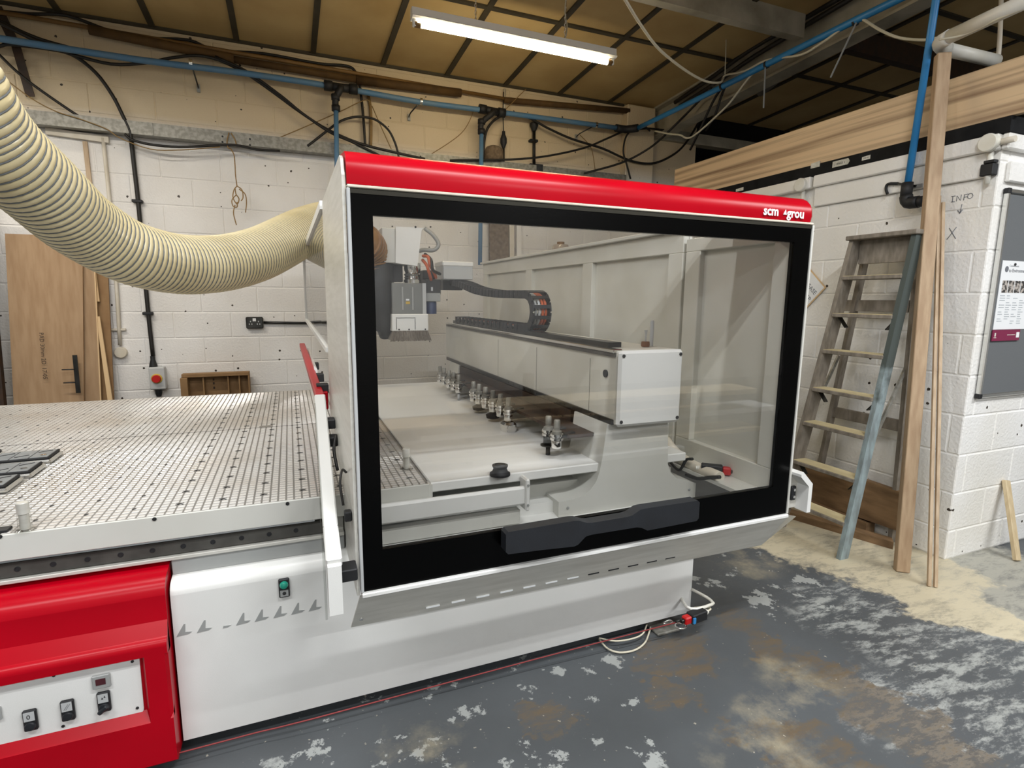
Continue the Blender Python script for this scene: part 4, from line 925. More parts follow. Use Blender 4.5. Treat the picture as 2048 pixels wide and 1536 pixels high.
# steel channel
c0, c1 = 2.752, 2.850
t = thing('steel_channel', 'long galvanised steel channel fixed across the back wall', 'channel', (1.1, 5.45, c0))
MB().prism([(5.43, c0), (5.55, c0), (5.55, c0+.004), (5.434, c0+.004), (5.434, c1-.004), (5.55, c1-.004), (5.55, c1), (5.43, c1)], 'x', -1.82, 3.56).build('channel_section', M['galv'], t)
for q in [(-0.4501, 5.43, 2.8031), (-0.453, 5.43, 2.7588), (-0.2401, 5.43, 2.8065), (-0.243, 5.43, 2.7574), (1.2382, 5.43, 2.8123)]:
    MB().lathe(q, (0, -1, 0), [(.008, 0), (.008, .002), (.004, .003)], 10).build('channel_hole', M['rubber'], t)
MB().box(-.985, -.95, 5.425, 5.43, c0, c1).build('joint_plate', M['galv'], t)
MB().box(2.46, 2.53, 5.42, 5.43, c0-.005, c1+.01).build('joint_plate', M['dark_metal'], t)
# twine hanging from the channel
t = thing('twine', 'frayed brown twine knotted round the steel channel and hanging down', 'twine', (-0.3586, 5.42, 2.7426))
m = MB()
for q in [[(-0.3979, 5.418, 2.8378), (-0.4174, 5.418, 2.7678), (-0.4132, 5.418, 2.7162), (-0.3911, 5.418, 2.7064)], [(-0.3829, 5.418, 2.8355), (-0.3559, 5.418, 2.7826), (-0.3474, 5.418, 2.7352)], [(-0.3911, 5.418, 2.7064), (-0.3712, 5.418, 2.6601), (-0.3686, 5.418, 2.5793), (-0.3698, 5.418, 2.4977), (-0.3638, 5.418, 2.408)], [(-0.3638, 5.418, 2.408), (-0.3891, 5.418, 2.3731), (-0.4007, 5.418, 2.3104), (-0.373, 5.418, 2.2586), (-0.3549, 5.418, 2.3014), (-0.3757, 5.418, 2.3412), (-0.3803, 5.418, 2.3903)], [(-0.3638, 5.418, 2.408), (-0.327, 5.418, 2.378), (-0.323, 5.418, 2.3162), (-0.3404, 5.418, 2.2859)], [(-0.3762, 5.418, 2.3329), (-0.4097, 5.418, 2.2891), (-0.4051, 5.418, 2.2398), (-0.3746, 5.418, 2.2336), (-0.372, 5.418, 2.2753)], [(-0.3498, 5.418, 2.3845), (-0.3056, 5.418, 2.3466), (-0.2981, 5.418, 2.2764), (-0.3109, 5.418, 2.192)], [(-0.3891, 5.418, 2.2492), (-0.4046, 5.418, 2.1859), (-0.3969, 5.418, 2.1238), (-0.3878, 5.418, 2.0825)]]:
    m.tube(q, .0045, 6, 5)
m.build('twine_strand', M['rope'], t)
# ------------------------------------------------------------------ pipes and cables on the upper wall
def lag(name, label, y, runs):
    t = thing(name, label, 'pipe', runs[0][0][0])
    for (a, b_), r, mt, nm in runs:
        MB().cyl(a, b_, r, None, 12).build(nm, M[mt], t)
    return t
lag('lagged_pipe', 'brown pipe with lagging sleeves along the top of the back wall', 5.46, [
    ([(-2.6569, 5.47, 3.5272), (2.129, 5.47, 3.4613)], .016, 'tanpipe', 'pipe_run'),
    ([(-1.3246, 5.47, 3.4943), (-0.3266, 5.47, 3.4429)], .036, 'lag', 'lagging'), ([(-0.3269, 5.47, 3.4389), (0.6697, 5.47, 3.4292)], .028, 'lag', 'lagging'),
    ([(0.6695, 5.47, 3.425), (1.6574, 5.47, 3.4521)], .038, 'lag', 'lagging'), ([(2.1075, 5.47, 3.449), (3.5885, 5.47, 3.5352)], .028, 'lag', 'lagging')])
t = thing('air_line', 'dusty blue compressed air pipe with black tees along the back wall', 'pipe', (0.4823, 5.4, 3.3241))
BP = [(-2.6469, 5.4, 3.3153), (-2.0235, 5.4, 3.3123), (-1.0157, 5.4, 3.3035), (-0.2913, 5.4, 3.3183), (0.482, 5.4, 3.3158), (1.2349, 5.4, 3.2919), (1.9332, 5.4, 3.3022), (3.5004, 5.4, 3.3186)]
MB().tube(BP, .0245, 12, 3).build('main_pipe', M['blue_d'], t)
def tee(q, l, r_, dn, de):
    MB().tube([l, q, r_], .036, 14, 1).build('tee', M['rubber'], t)
    for e in (l, r_):
        d = (Vector(e)-Vector(q)).normalized(); MB().cyl(Vector(e)-d*.02, Vector(e)+d*.05, .044, None, 14).build('tee_nut', M['rubber'], t)
    MB().tube([q, (q[0], q[1]-.06, q[2]-.03), (dn[0], dn[1], dn[2]+.10), dn], .028, 12, 3).build('drop_elbow', M['rubber'], t)
    for k_ in (.0, .09): MB().cyl((dn[0], dn[1], dn[2]+k_), (dn[0], dn[1], dn[2]+k_+.045), .037, None, 12).build('drop_nut', M['rubber'], t)
    MB().cyl(dn, de, .021, None, 12).build('drop_pipe', M['blue_d'], t)
tee(*[(0.516, 5.4, 3.3165), (0.4313, 5.4, 3.3168), (0.6148, 5.4, 3.3181), (0.4706, 5.36, 3.1027), (0.4507, 5.36, 2.2556)])
tee(*[(1.9489, 5.4, 3.3042), (1.8706, 5.4, 3.308), (2.0387, 5.4, 3.3017), (1.8311, 5.36, 3.0657), (1.8156, 5.36, 1.8086)])
e = [(3.3855, 5.4, 3.3153), (3.5134, 5.4, 3.3149), (3.6142, 5.4, 3.3734)]
MB().tube([e[0], e[1], (3.60, 5.30, e[1][2])], .040, 14, 2).build('corner_elbow', M['rubber'], t)
for a, b_ in [[(-0.6396, 5.4, 3.3371), (-0.6142, 5.4, 3.1935)], [(1.2445, 5.4, 3.2976), (1.1573, 5.4, 3.1849)], [(3.1358, 5.4, 3.3161), (2.9752, 5.4, 3.2069)]]:
    MB().lathe((a[0]-.012, a[1], a[2]), (1, 0, 0), [(.030, 0), (.030, .024)], 14).build('pipe_clip', M['chrome'], t)
    MB().tube([a, (b_[0], 5.46, b_[2]+.02), (b_[0], 5.545, b_[2])], .006, 8, 2).build('clip_rod', M['dark_metal'], t)
    MB().box(b_[0]-.012, b_[0]+.012, 5.53, 5.55, b_[2]-.03, b_[2]+.03).build('clip_plate', M['grey_box'], t)
zz = e[1][2]
t = thing('air_line', 'bright blue air pipe running under the rafter toward the camera', 'pipe', (3.59, 4.0, zz))
MB().tube([(3.60, 5.33, zz), (3.592, 4.4, zz-.004), (3.585, 3.4, zz+.004), (3.575, 2.5, zz+.004), (3.57, .9, zz)], .0245, 12, 3).build('main_pipe', M['blue'], t)
for q in [(3.585, 4.033, 3.3745), (3.585, 3.5504, 3.3568), (3.585, 2.8138, 3.3791)]:
    MB().lathe((q[0], q[1]-.008, zz), (0, 1, 0), [(.029, 0), (.029, .016)], 12).build('cable_tie', M['rubber'], t)
BLK = [('black cable clipped along the wall just under the ceiling edge', .0125, 5.50, [(-2.039, 5.5, 3.5438), (-1.8692, 5.5, 3.5358), (-1.6917, 5.5, 3.5485), (-1.4665, 5.5, 3.5799), (-1.2111, 5.5, 3.5232), (-0.9973, 5.5, 3.5022), (-0.6605, 5.5, 3.545), (-0.464, 5.5, 3.4978), (-0.1005, 5.5, 3.5338), (0.3448, 5.5, 3.524), (0.5935, 5.5, 3.542), (0.6708, 5.5, 3.4948), (0.7023, 5.5, 3.3759), (0.7247, 5.5, 3.1023), (0.7344, 5.5, 2.8352), (0.7393, 5.5, 2.702)]),
       ('thick black cable curving down from the blue pipe into the left conduit', .0135, 5.44, [(-1.9934, 5.44, 3.2266), (-1.8744, 5.44, 3.2734), (-1.8144, 5.44, 3.2936), (-1.6212, 5.44, 3.3018), (-1.4453, 5.44, 3.2852), (-1.3035, 5.44, 3.1789), (-1.2068, 5.44, 3.0253), (-1.1498, 5.44, 2.8808), (-1.1119, 5.44, 2.7726), (-1.1115, 5.44, 2.6968)]),
       ('black cable sagging under the blue pipe then diving to the red hood', .0125, 5.43, [(-1.4427, 5.43, 3.2819), (-1.1943, 5.43, 3.2536), (-0.9656, 5.43, 3.2968), (-0.7825, 5.43, 3.3628), (-0.5994, 5.43, 3.411), (-0.4407, 5.43, 3.4022), (-0.2399, 5.43, 3.3287), (-0.0336, 5.43, 3.2079), (0.1729, 5.43, 3.0767), (0.3975, 5.43, 2.958), (0.6774, 5.43, 2.8695), (0.9957, 5.43, 2.8238), (1.2816, 5.43, 2.7938)]),
       ('second black cable twinned with the one diving to the hood', .0115, 5.42, [(-0.464, 5.42, 3.4215), (-0.2383, 5.42, 3.345), (0.0172, 5.42, 3.1916), (0.1887, 5.42, 3.0676), (0.413, 5.42, 2.936), (0.5882, 5.42, 2.8789), (0.7418, 5.42, 2.8216), (0.9453, 5.42, 2.7405)]),
       ('pair of black cables crossing above the rusty strap at top left', .013, 5.41, [(-1.9272, 5.41, 3.4657), (-1.8455, 5.41, 3.4376), (-1.7356, 5.41, 3.3868), (-1.5979, 5.41, 3.3458), (-1.4117, 5.41, 3.318)]),
       ('lower black cable of the crossing pair at top left', .013, 5.40, [(-1.9244, 5.4, 3.4553), (-1.8439, 5.4, 3.417), (-1.7338, 5.4, 3.3695), (-1.6347, 5.4, 3.3321), (-1.4716, 5.4, 3.3043)]),
       ('thin black cable descending from top left to the steel channel', .010, 5.44, [(-1.9327, 5.44, 3.2636), (-1.8814, 5.44, 3.2077), (-1.8032, 5.44, 3.1205), (-1.6998, 5.44, 3.0279), (-1.502, 5.44, 2.8837), (-1.3969, 5.44, 2.8205), (-1.2613, 5.44, 2.7776)]),
       ('black cable sagging below the steel channel beside the twine', .010, 5.42, [(-1.1436, 5.42, 2.7411), (-1.103, 5.42, 2.7042), (-0.9754, 5.42, 2.6801), (-0.7718, 5.42, 2.6825), (-0.5216, 5.42, 2.7211), (-0.3586, 5.42, 2.7426), (-0.1938, 5.42, 2.7236), (-0.0068, 5.42, 2.7307)]),
       ('black cable arching over the left blue drop pipe', .0105, 5.43, [(0.222, 5.43, 2.799), (0.2568, 5.43, 2.8281), (0.3972, 5.43, 2.9495), (0.4991, 5.43, 3.0337), (0.6097, 5.43, 3.0856), (0.7162, 5.43, 3.1032), (0.828, 5.43, 3.0911), (0.9356, 5.43, 3.021), (0.9934, 5.43, 2.9215), (1.0238, 5.43, 2.8222), (1.0402, 5.43, 2.7159)]),
       ('black cable looping from the right blue drop pipe across to the pier', .0125, 5.42, [(1.8675, 5.42, 2.8401), (1.8883, 5.42, 3.0643), (1.946, 5.42, 3.1883), (2.0625, 5.42, 3.2777), (2.2191, 5.42, 3.3068), (2.3794, 5.42, 3.2934), (2.5732, 5.42, 3.2248), (2.862, 5.42, 3.1491), (3.2372, 5.42, 3.0934), (3.5217, 5.42, 3.0184), (3.7342, 5.42, 2.9915), (3.9292, 5.42, 3.0103), (4.1245, 5.42, 3.0945), (4.2926, 5.42, 3.2155), (4.4497, 5.42, 3.4189), (4.6544, 5.42, 3.7774)]),
       ('black cable rising from the channel to the blue corner elbow', .0105, 5.40, [(1.5214, 5.4, 2.7971), (1.643, 5.4, 2.8136), (2.1607, 5.4, 2.8693), (2.5695, 5.4, 2.9443), (2.998, 5.4, 3.0685), (3.2649, 5.4, 3.1889), (3.4824, 5.4, 3.2907), (3.6361, 5.4, 3.3293), (3.8262, 5.4, 3.3621), (4.0979, 5.4, 3.3674)]),
       ('black cable dropping in a loop beside the masonry pier', .010, 5.38, [(3.8135, 5.38, 3.329), (3.7451, 5.38, 3.3628), (3.6472, 5.38, 3.3512), (3.5342, 5.38, 3.276), (3.4872, 5.38, 3.1828), (3.4804, 5.38, 3.0576), (3.5315, 5.38, 2.9371), (3.5841, 5.38, 2.7993)])]
for lb, r, y, pts in BLK:
    single('black_cable', MB().tube(pts, r, 8, 4), M['cable'], lb, 'cable', org=pts[0])
q = [(2.9956, 5.38, 2.8047), (3.4016, 5.3, 2.9337), (3.6334, 5.2, 3.0576), (3.7156, 5.0, 3.1635), (3.9112, 4.7, 3.4543), (3.6, 4.1708, 3.3655)]
single('black_cable', MB().tube(q, .011, 8, 4), M['cable'], 'long dark cable climbing from the red hood to the bright blue pipe', 'cable', org=q[0])
for lb, pts in (('thin tan wire sagging between the two blue drop pipes', [(1.2842, 5.44, 2.8054), (1.3138, 5.44, 2.8267), (1.4988, 5.44, 2.9518), (1.6463, 5.44, 3.0699), (1.7287, 5.44, 3.1861), (1.7857, 5.44, 3.3272)]),
                ('thin tan wire slanting up from the channel to the left blue tee', [(-0.0834, 5.44, 2.8059), (0.1665, 5.44, 2.9378), (0.5033, 5.44, 3.1218), (0.6771, 5.44, 3.2252), (0.758, 5.44, 3.2575), (0.7881, 5.44, 3.2186)]),
                ('thin tan wire slanting down right of the tan conduit', [(0.7968, 5.44, 3.2111), (0.8865, 5.44, 3.0135), (0.9787, 5.44, 2.8198)]),
                ('thin brown wire running along the channel toward the hose', [(-1.8888, 5.42, 3.0662), (-1.7264, 5.42, 2.9334), (-1.5823, 5.42, 2.8567), (-1.4297, 5.42, 2.8181), (-1.2639, 5.42, 2.7645), (-1.1798, 5.42, 2.7069), (-0.9817, 5.42, 2.6449), (-0.7699, 5.42, 2.6593), (-0.4736, 5.42, 2.7142)]),
                ('thin wire dropping from the pipe clip to the channel right end', [(2.9674, 5.44, 3.2062), (3.0738, 5.44, 3.1268), (3.1262, 5.44, 3.0453), (3.1712, 5.44, 2.8428)]),
                ('thin wire bridging the wall and the brown pipe by the right tee', [(2.0967, 5.44, 3.3349), (2.2148, 5.44, 3.4542), (2.334, 5.44, 3.5746)])):
    single('thin_wire', MB().tube(pts, .0042, 6, 4), M['wire'], lb, 'wire', org=pts[0])
single('conduit', MB().tube([(0.7764, 5.53, 3.3313), (0.7959, 5.53, 3.2249), (0.7945, 5.53, 3.0266), (0.7844, 5.53, 2.8474)], .014, 8, 2), M['wire'], 'tan vertical conduit behind the arching black cable', 'conduit')
single('conduit', MB().cyl((2.1352, 5.53, 3.5758), (2.1319, 5.53, 3.2889), .013, None, 10), M['conduit'], 'short white conduit under the ceiling right of the tees', 'conduit')
single('steel_strap', MB().bar((-1.8029, 5.5, 3.3328), (-1.7481, 5.5, 2.9626), .055, .012, (0, 1, 0)), M['rust'], 'rusty flat strap hanging at the top left corner of the wall', 'strap')
single('steel_strap', MB().bar((-1.884, 5.5, 3.56), (-1.7995, 5.5, 3.3092), .06, .012, (0, 1, 0)), M['rust'], 'upper rusty strap slanting out of the top left frame corner', 'strap')
t = thing('hanging_plug', 'black plug hanging on a thin cord from the brown pipe', 'plug', (2.1099, 5.47, 3.1164))
MB().tube([(2.1054, 5.48, 3.5271), (2.1013, 5.48, 3.3329), (2.108, 5.48, 3.1572)], .005, 6, 2).build('cord', M['cable'], t)
p = [(2.1054, 5.47, 2.9907), (2.1069, 5.47, 2.777)]
MB().lathe(p[0], (0, 0, 1), [(.014, 0), (.034, .05), (.034, .09), (.018, .13), (.016, .16)], 14).build('plug_body', M['rubber'], t)
MB().cyl(p[1], p[0], .013, None, 8).build('stem', M['cable'], t)
t = thing('conduit', 'black vertical conduit with a domed box above the red hood', 'conduit', (2.4623, 5.5, 2.8459))
p = [(2.4623, 5.5, 2.8459), (2.4563, 5.5, 3.2029), (2.4555, 5.5, 3.2519), (2.4578, 5.5, 3.1094)]
MB().cyl(p[0], p[1], .016, None, 10).build('tube', M['cable'], t)
MB().lathe((p[2][0], 5.50, p[2][2]-.05), (0, 0, 1), [(.022, 0), (.045, .05), (.045, .075), (.02, .09)], 14).build('domed_box', M['rubber'], t)
for z in (p[3][2], p[0][2]+.02): MB().box(p[3][0]-.045, p[3][0]+.045, 5.49, 5.55, z-.012, z+.012, .004).build('saddle', M['rubber'], t)
p = [(1.9063, 5.44, 2.8387), (2.121, 5.44, 2.9853)]
t = thing('sack_bundle', 'grey brown bundle sitting on the channel behind the right drop pipe', 'bundle', (p[0][0]+.09, 5.47, 2.85))
MB().lathe((p[0][0]+.095, 5.49, 2.851), (.12, 0, 1), [(.085, 0), (.10, .03), (.098, .09), (.085, .13), (.05, .15)], 14).build('bundle_body', M['lump'], t)
MB().lathe((p[0][0]+.17, 5.485, 2.851), (.1, 0, 1), [(.03, 0), (.035, .05), (.02, .085)], 10).build('bundle_fold', M['lump'], t)
# things behind the machine, seen over its side wall
t = thing('scaffold_board', 'grey weathered board leaning on the back wall behind the hood glass', 'board', (2.05, 5.45, 0))
MB().hexa([(1.96, 5.40, 0), (2.17, 5.40, 0), (2.17, 5.44, 0), (1.96, 5.44, 0), (1.96, 5.48, 2.6), (2.17, 5.48, 2.6), (2.17, 5.52, 2.6), (1.96, 5.52, 2.6)]).build('panel', M['lump'], t)
p = [(2.1982, 5.45, 2.2338), (2.266, 5.45, 2.2377), (2.3058, 5.45, 2.24)]
single('timber_strip', MB().bar((p[0][0]+.03, 5.40, 0), (p[0][0], 5.5, 2.6), .05, .03, (0, 1, 0)), M['conduit'], 'white strip with a slot leaning beside the grey weathered board', 'strip')
single('timber_strip', MB().bar((p[1][0]+.02, 5.40, 0), (p[1][0]+.02, 5.5, 2.6), .05, .03, (0, 1, 0)), M['wall'], 'second white strip leaning right of the slotted one', 'strip')
p = [(2.6396, 5.4, 2.1498), (2.8316, 5.4, 2.1595)]
t = thing('film_roll', 'plastic wrapped roll standing against the wall behind the machine', 'roll', ((p[0][0]+p[1][0])/2, 5.4, 0))
MB().lathe(((p[0][0]+p[1][0])/2, 5.38, 0), (0, 0, 1), [(.085, 0), (.09, .02), (.09, 2.02), (.08, 2.05)], 22).build('film_body', pm('wrapping_film', '#b9aca0', .15, coat=.6), t)
MB().lathe(((p[0][0]+p[1][0])/2, 5.38, 2.05), (0, 0, 1), [(.04, 0), (.04, .03)], 14).build('cardboard_core', M['mdf2'], t)
# ------------------------------------------------------------------ fluorescent fitting
lx0, lx1, ly, lz = .83, 2.37, 3.84, 3.275
t = thing('fluorescent_light', 'lit fluorescent batten hanging from chains under the ceiling', 'light', (1.6, ly, lz))
MB().prism([(ly-.032, lz+.01), (ly-.045, lz-.0), (ly-.032, lz-.01), (ly+.032, lz-.01), (ly+.045, lz), (ly+.032, lz+.01), (ly+.028, lz+.055), (ly-.028, lz+.055)], 'x', lx0, lx1).build('batten_body', M['white'], t)
MB().cyl((lx0+.035, ly, lz-.032), (lx1-.035, ly, lz-.036), .019, None, 14).build('tube', M['tube'], t)
for x in (lx0+.008, lx1-.03): MB().box(x, x+.022, ly-.016, ly+.016, lz-.052, lz-.008, .004).build('lamp_holder', M['white'], t)
for x in (lx0+.02, lx1-.06): MB().cyl((x, ly, lz-.036), (x+.04, ly, lz-.036), .0198, None, 12).build('tube_cap', M['tanpipe'], t)
for x in (1.27, 1.95):
    m = MB(); z = lz+.055; k = 0
    while z < cz(ly)-.01:
        dx, dy = ((.006, 0), (0, .006))[k % 2]
        m.tube([(x-dx, ly-dy, z), (x-dx, ly-dy, z+.02), (x, ly, z+.026), (x+dx, ly+dy, z+.02), (x+dx, ly+dy, z), (x, ly, z-.006), (x-dx, ly-dy, z)], .0024, 5, 1); z += .023; k += 1
    m.build('chain', M['chrome'], t)
MB().tube([(1.95, ly, lz+.05), (1.97, ly+.01, lz+.15), (1.945, ly, lz+.25), (1.96, ly, cz(ly))], .005, 6, 4).build('supply_cable', M['cable_w'], t)
for i, (x, y, z, p_, k_) in enumerate(LAMPS):
    t = thing('fluorescent_light', 'fluorescent batten outside the frame, ' + ('over the table left end', 'close to the back wall at far left', 'added over the table front to brighten the beam', 'behind and left of the camera', 'just behind the camera', 'right of the camera by the partition', 'far behind the camera at left', 'far behind the camera at right')[i], 'light', (x, y, z), 'fluorescent battens lighting the workshop')
    MB().box(x-.77, x+.77, y-.03, y+.03, z+.04, z+.10, .008).build('batten_body', M['white'], t)
    MB().cyl((x-.73, y, z+.022), (x+.73, y, z+.022), .013, None, 10).build('tube', M['white'], t)
    MB().box(x-.005, x+.005, y-.005, y+.005, z+.10, cz(y)+.005).build('hanger', M['chrome'], t)
# cables under the roof on the right
q = [(1.4576, 2.522, 3.0966), (1.7419, 2.7253, 3.0435), (2.0042, 2.9481, 3.0532), (2.2891, 3.1612, 3.0597), (2.7095, 3.4344, 3.1014), (3.0202, 3.5852, 3.1245), (3.2384, 3.6686, 3.1736), (3.6, 4.0445, 3.3887)]
single('white_cable', MB().tube(q, .0085, 8, 4), M['cable_w'], 'pale cord sweeping from the top frame edge to the blue pipe', 'cable', org=q[-1])
q = [(3.575, 4.0156, 3.3671), (3.575, 3.9823, 3.3877), (3.575, 3.7651, 3.3431), (3.575, 3.5397, 3.344), (3.575, 3.2294, 3.2637), (3.575, 3.0657, 3.2742), (3.575, 2.916, 3.3037), (3.575, 2.8006, 3.3261), (3.575, 2.7684, 3.3153), (3.575, 2.6279, 3.185), (3.575, 2.4921, 3.0838), (3.575, 2.3393, 3.0117), (3.575, 2.2692, 2.9945)]
single('white_cable', MB().tube(q, .0085, 8, 4), M['cable_w'], 'pale cord draped from tie to tie along the bright blue pipe', 'cable', org=q[0])
q = [(3.6, 3.5834, 3.3493), (3.6, 3.6817, 3.3176), (3.6, 3.7824, 3.2643), (3.6, 3.9402, 3.1571), (3.6, 4.1135, 3.0849), (3.6, 4.3012, 3.0207), (3.6, 4.4152, 2.9972), (3.6, 4.494, 3.0082), (3.6, 4.5857, 3.0588), (3.6, 4.7414, 3.1082), (3.6, 4.9917, 3.2022)]
single('white_cable', MB().tube(q, .0085, 8, 4), M['cable_w'], 'grey white cable dropping from the blue pipe back to the pier', 'cable', org=q[0])
single('twine', MB().tube([(3.6, 4.0493, 3.8143), (3.6, 4.0337, 3.6496), (3.6, 4.0223, 3.4053)], .005, 6, 2), M['cable_w'], 'white string tying the blue pipe up to the purlin', 'string')
single('cable_tie', MB().bar((3.57, 3.5485, 3.3318), (3.57, 3.5336, 2.9879), .011, .005), M['grey_box'], 'long cable tie tail hanging from the middle of the blue pipe', 'tie')
single('cable_tie', MB().bar((3.57, 2.7883, 3.3109), (3.57, 2.9517, 3.0138), .011, .005), M['grey_box'], 'long cable tie tail slanting from the upper part of the blue pipe', 'tie')
for k, (lb, q) in enumerate((('dark cable bunch running along the top of the rafter', [(3.93, 3.1912, 3.7178), (3.93, 3.5779, 3.7056), (3.93, 4.0963, 3.6881), (3.93, 4.5275, 3.6299), (3.93, 5.1181, 3.5612)]), ('second dark cable along the rafter', [(3.93, 3.1274, 3.6717), (3.93, 3.5252, 3.6466), (3.93, 4.0319, 3.6145), (3.93, 4.4542, 3.56), (3.93, 5.0315, 3.5001)]))):
    single('black_cable', MB().tube(q, .02, 8, 3), M['cable'], lb, 'cable', org=q[0])
for lb, q in (('dark cable slanting down from the string knot to the wall', [(3.7, 4.1393, 3.3861), (3.7, 4.2731, 3.2722), (3.7, 4.4215, 3.0729), (3.7, 4.5491, 2.9226)]), ('dark cable hanging behind the blue pipe near the knot', [(3.75, 4.1698, 3.4035), (3.75, 4.2337, 3.2882), (3.75, 4.287, 3.1745), (3.75, 4.396, 3.063)])):
    single('black_cable', MB().tube(q, .011, 8, 3), M['cable'], lb, 'cable', org=q[0])
q = [(4.25, 4.2773, 3.445), (4.25, 4.0416, 3.5095), (4.25, 3.8369, 3.581), (4.25, 3.6014, 3.6476)]
single('flue_pipe', MB().tube(q, .05, 14, 2), pm('lagged_flue', '#6d6862', .8), 'dark grey lagged pipe stub rising behind the blue pipe', 'pipe', org=q[0])
t = thing('air_line', 'deep blue vertical air pipe with black elbow in front of the partition', 'pipe', (3.34, 2.15, 2.0))
p = [(3.37, 2.1676, 3.2096), (3.37, 2.2103, 2.0863), (3.37, 2.1945, 2.0474), (3.37, 2.0674, 2.0226)]
MB().tube([(p[0][0], p[0][1]-.01, p[0][2]+.4), p[0], p[1]], .019, 12, 1).build('drop_pipe', M['blue'], t)
MB().cyl((p[1][0], p[1][1], p[1][2]-.01), (p[1][0], p[1][1], p[1][2]+.075), .030, None, 14).build('elbow_nut', M['rubber'], t)
MB().tube([p[1], (p[2][0], p[2][1], p[2][2]), (p[2][0], p[2][1]-.06, p[2][2]-.005)], .034, 14, 3).build('elbow', M['rubber'], t)
MB().cyl((p[2][0], p[2][1]-.05, p[2][2]-.005), (p[2][0], p[2][1]-.09, p[2][2]-.005), .030, None, 14).build('elbow_nut', M['rubber'], t)
MB().cyl((p[2][0], p[2][1]-.04, p[2][2]-.005), (p[2][0], p[2][1]-.14, p[2][2]-.005), .017, None, 12).build('branch_pipe', M['blue'], t)
t = thing('conduit', 'broken white plastic pipe with an elbow above the timber boards', 'pipe', (3.3576, 2.1013, 2.86))
p = [(3.2177, 1.5493, 2.86), (3.3008, 2.0326, 2.86), (3.3351, 2.0982, 2.86), (3.4349, 2.1333, 2.86), (3.8689, 2.1137, 2.86)]
MB().tube([p[0], p[1]], .035, 16, 1).build('pipe_run', M['white_pipe'], t)
MB().tube([p[1], p[2], p[3]], .038, 16, 3).build('elbow', M['white_pipe'], t)
MB().tube([p[3], p[4]], .034, 16, 1).build('pipe_stub', M['white_pipe'], t)
single('white_cable', MB().tube([(3.8715, 2.1053, 2.86), (3.9, 2.1282, 3.01), (3.9, 2.1516, 3.2583)], .012, 8, 2), M['conduit'], 'thin white rod standing by the broken pipe end', 'rod')
q = [(3.2135, 2.0313, 2.83), (3.2702, 1.9653, 2.83), (3.2675, 1.8752, 2.83), (3.2425, 1.7792, 2.83), (3.2444, 1.6274, 2.83)]
single('white_cable', MB().tube(q, .006, 6, 4), M['cable_w'], 'thin pale cord running along the white pipe', 'cable', org=q[0])
# ------------------------------------------------------------------ partition room: roof edge, boards, fascia
t = thing('laminate_board', 'long striped wood-effect board on edge on top of the partition', 'board', (3.5, 3.0, 2.412))
MB().box(3.432, 3.47, 1.72, 4.42, 2.412, 2.688, .002).build('panel', M['grain'], t)
t2 = thing('black_board', 'black edged boards lying on the partition roof under the striped board', 'board', (3.5, 3.0, 2.331))
MB().box(3.425, 5.6, 1.765, 4.9, 2.331, 2.411, .003).build('board_stack', M['black_board'], t2)
for lb, a, b_, mt in (('torn white label stuck on the black board edge', (1622,333), (1640,326), 'label'), ('large lettered label on the black board edge', (1665,334), (1700,317), 'label'), ('small lettered label on the black board edge', (1724,321), (1741,310), 'label'), ('white sticker on the far end of the black board edge', (1472,383), (1487,375), 'label')):
    p = [{((1622, 333), (1640, 326)): [(3.424, 2.9208, 2.4037), (3.424, 2.8514, 2.4121)], ((1665, 334), (1700, 317)): [(3.424, 2.7524, 2.3653), (3.424, 2.631, 2.3927)], ((1724, 321), (1741, 310)): [(3.424, 2.5466, 2.362), (3.424, 2.4936, 2.3832)], ((1472, 383), (1487, 375)): [(3.424, 3.6126, 2.3537), (3.424, 3.5343, 2.3712)]}[(a, b_)]][0]
    y0, y1, z0, z1 = p[1][1], p[0][1], min(p[0][2], p[1][2]), max(p[0][2], p[1][2]); zc = (z0+z1)/2; hh = .012 if 'small' in lb or 'sticker' in lb else .019
    l_ = MB().prism([(y0+.012, zc-hh), (y0, zc), (y0+.012, zc+hh), (y1, zc+hh), (y1, zc-hh)] if 'large' in lb else [(y0, zc-hh), (y0, zc+hh), (y1, zc+hh*.7), (y1, zc-hh)], 'x', 3.4215, 3.425).build('edge_label', M[mt], t2)
    if 'lettered' in lb: text('lettering', 'L HINGE E' if 'large' in lb else 'OFF 90', hh*.95, (3.4212, y1-.01, zc-hh*.4), (0, -1, 0), (0, 0, 1), M['dark_ink'], l_, .0002)
# fascia strips and trunking
fz = M['pwall']
o = struct(MB().box(3.424, PX, 1.83, 2.875, 2.126, 2.253, .004).build('trim_6', fz), 'white painted fascia on the partition')
o = struct(MB().box(3.400, PX, 1.80, 2.875, 2.253, 2.331, .006).build('trim_7', fz), 'white painted trunking above the fascia')
o = struct(MB().box(3.400, PX, 2.90, 5.4, 2.253, 2.331, .006).build('trim_8', fz), 'white painted trunking behind the hood')
o = struct(MB().box(3.43, 7.0, 1.765, PY, 2.253, 2.331, .006).build('trim_9', fz), 'white trunking on the partition front')
o = struct(MB().box(3.50, 7.0, 1.775, PY, 2.10, 2.20, .005).build('trim_10', fz), 'white fascia on the partition front')
for y, z, lb in ((2.962, 2.285, 'white painted round conduit box behind the red hood'), (1.835, 2.29, 'white painted round conduit box at the partition corner')):
    t = thing('conduit_box', lb, 'conduit box', (3.38, y, z))
    MB().lathe((3.405, y, z), (-1, 0, 0), [(.045, 0), (.045, .028), (.040, .032)], 22).build('box_lid', M['white_pipe'], t)
    MB().cyl((3.42, y, z-.03), (3.42, y, z-.20), .013, None, 10).build('down_conduit', M['white_pipe'], t)
    if y < 2: MB().cyl((3.42, y, z), (3.42, y-.10, z), .016, None, 10).build('side_conduit', M['conduit'], t)
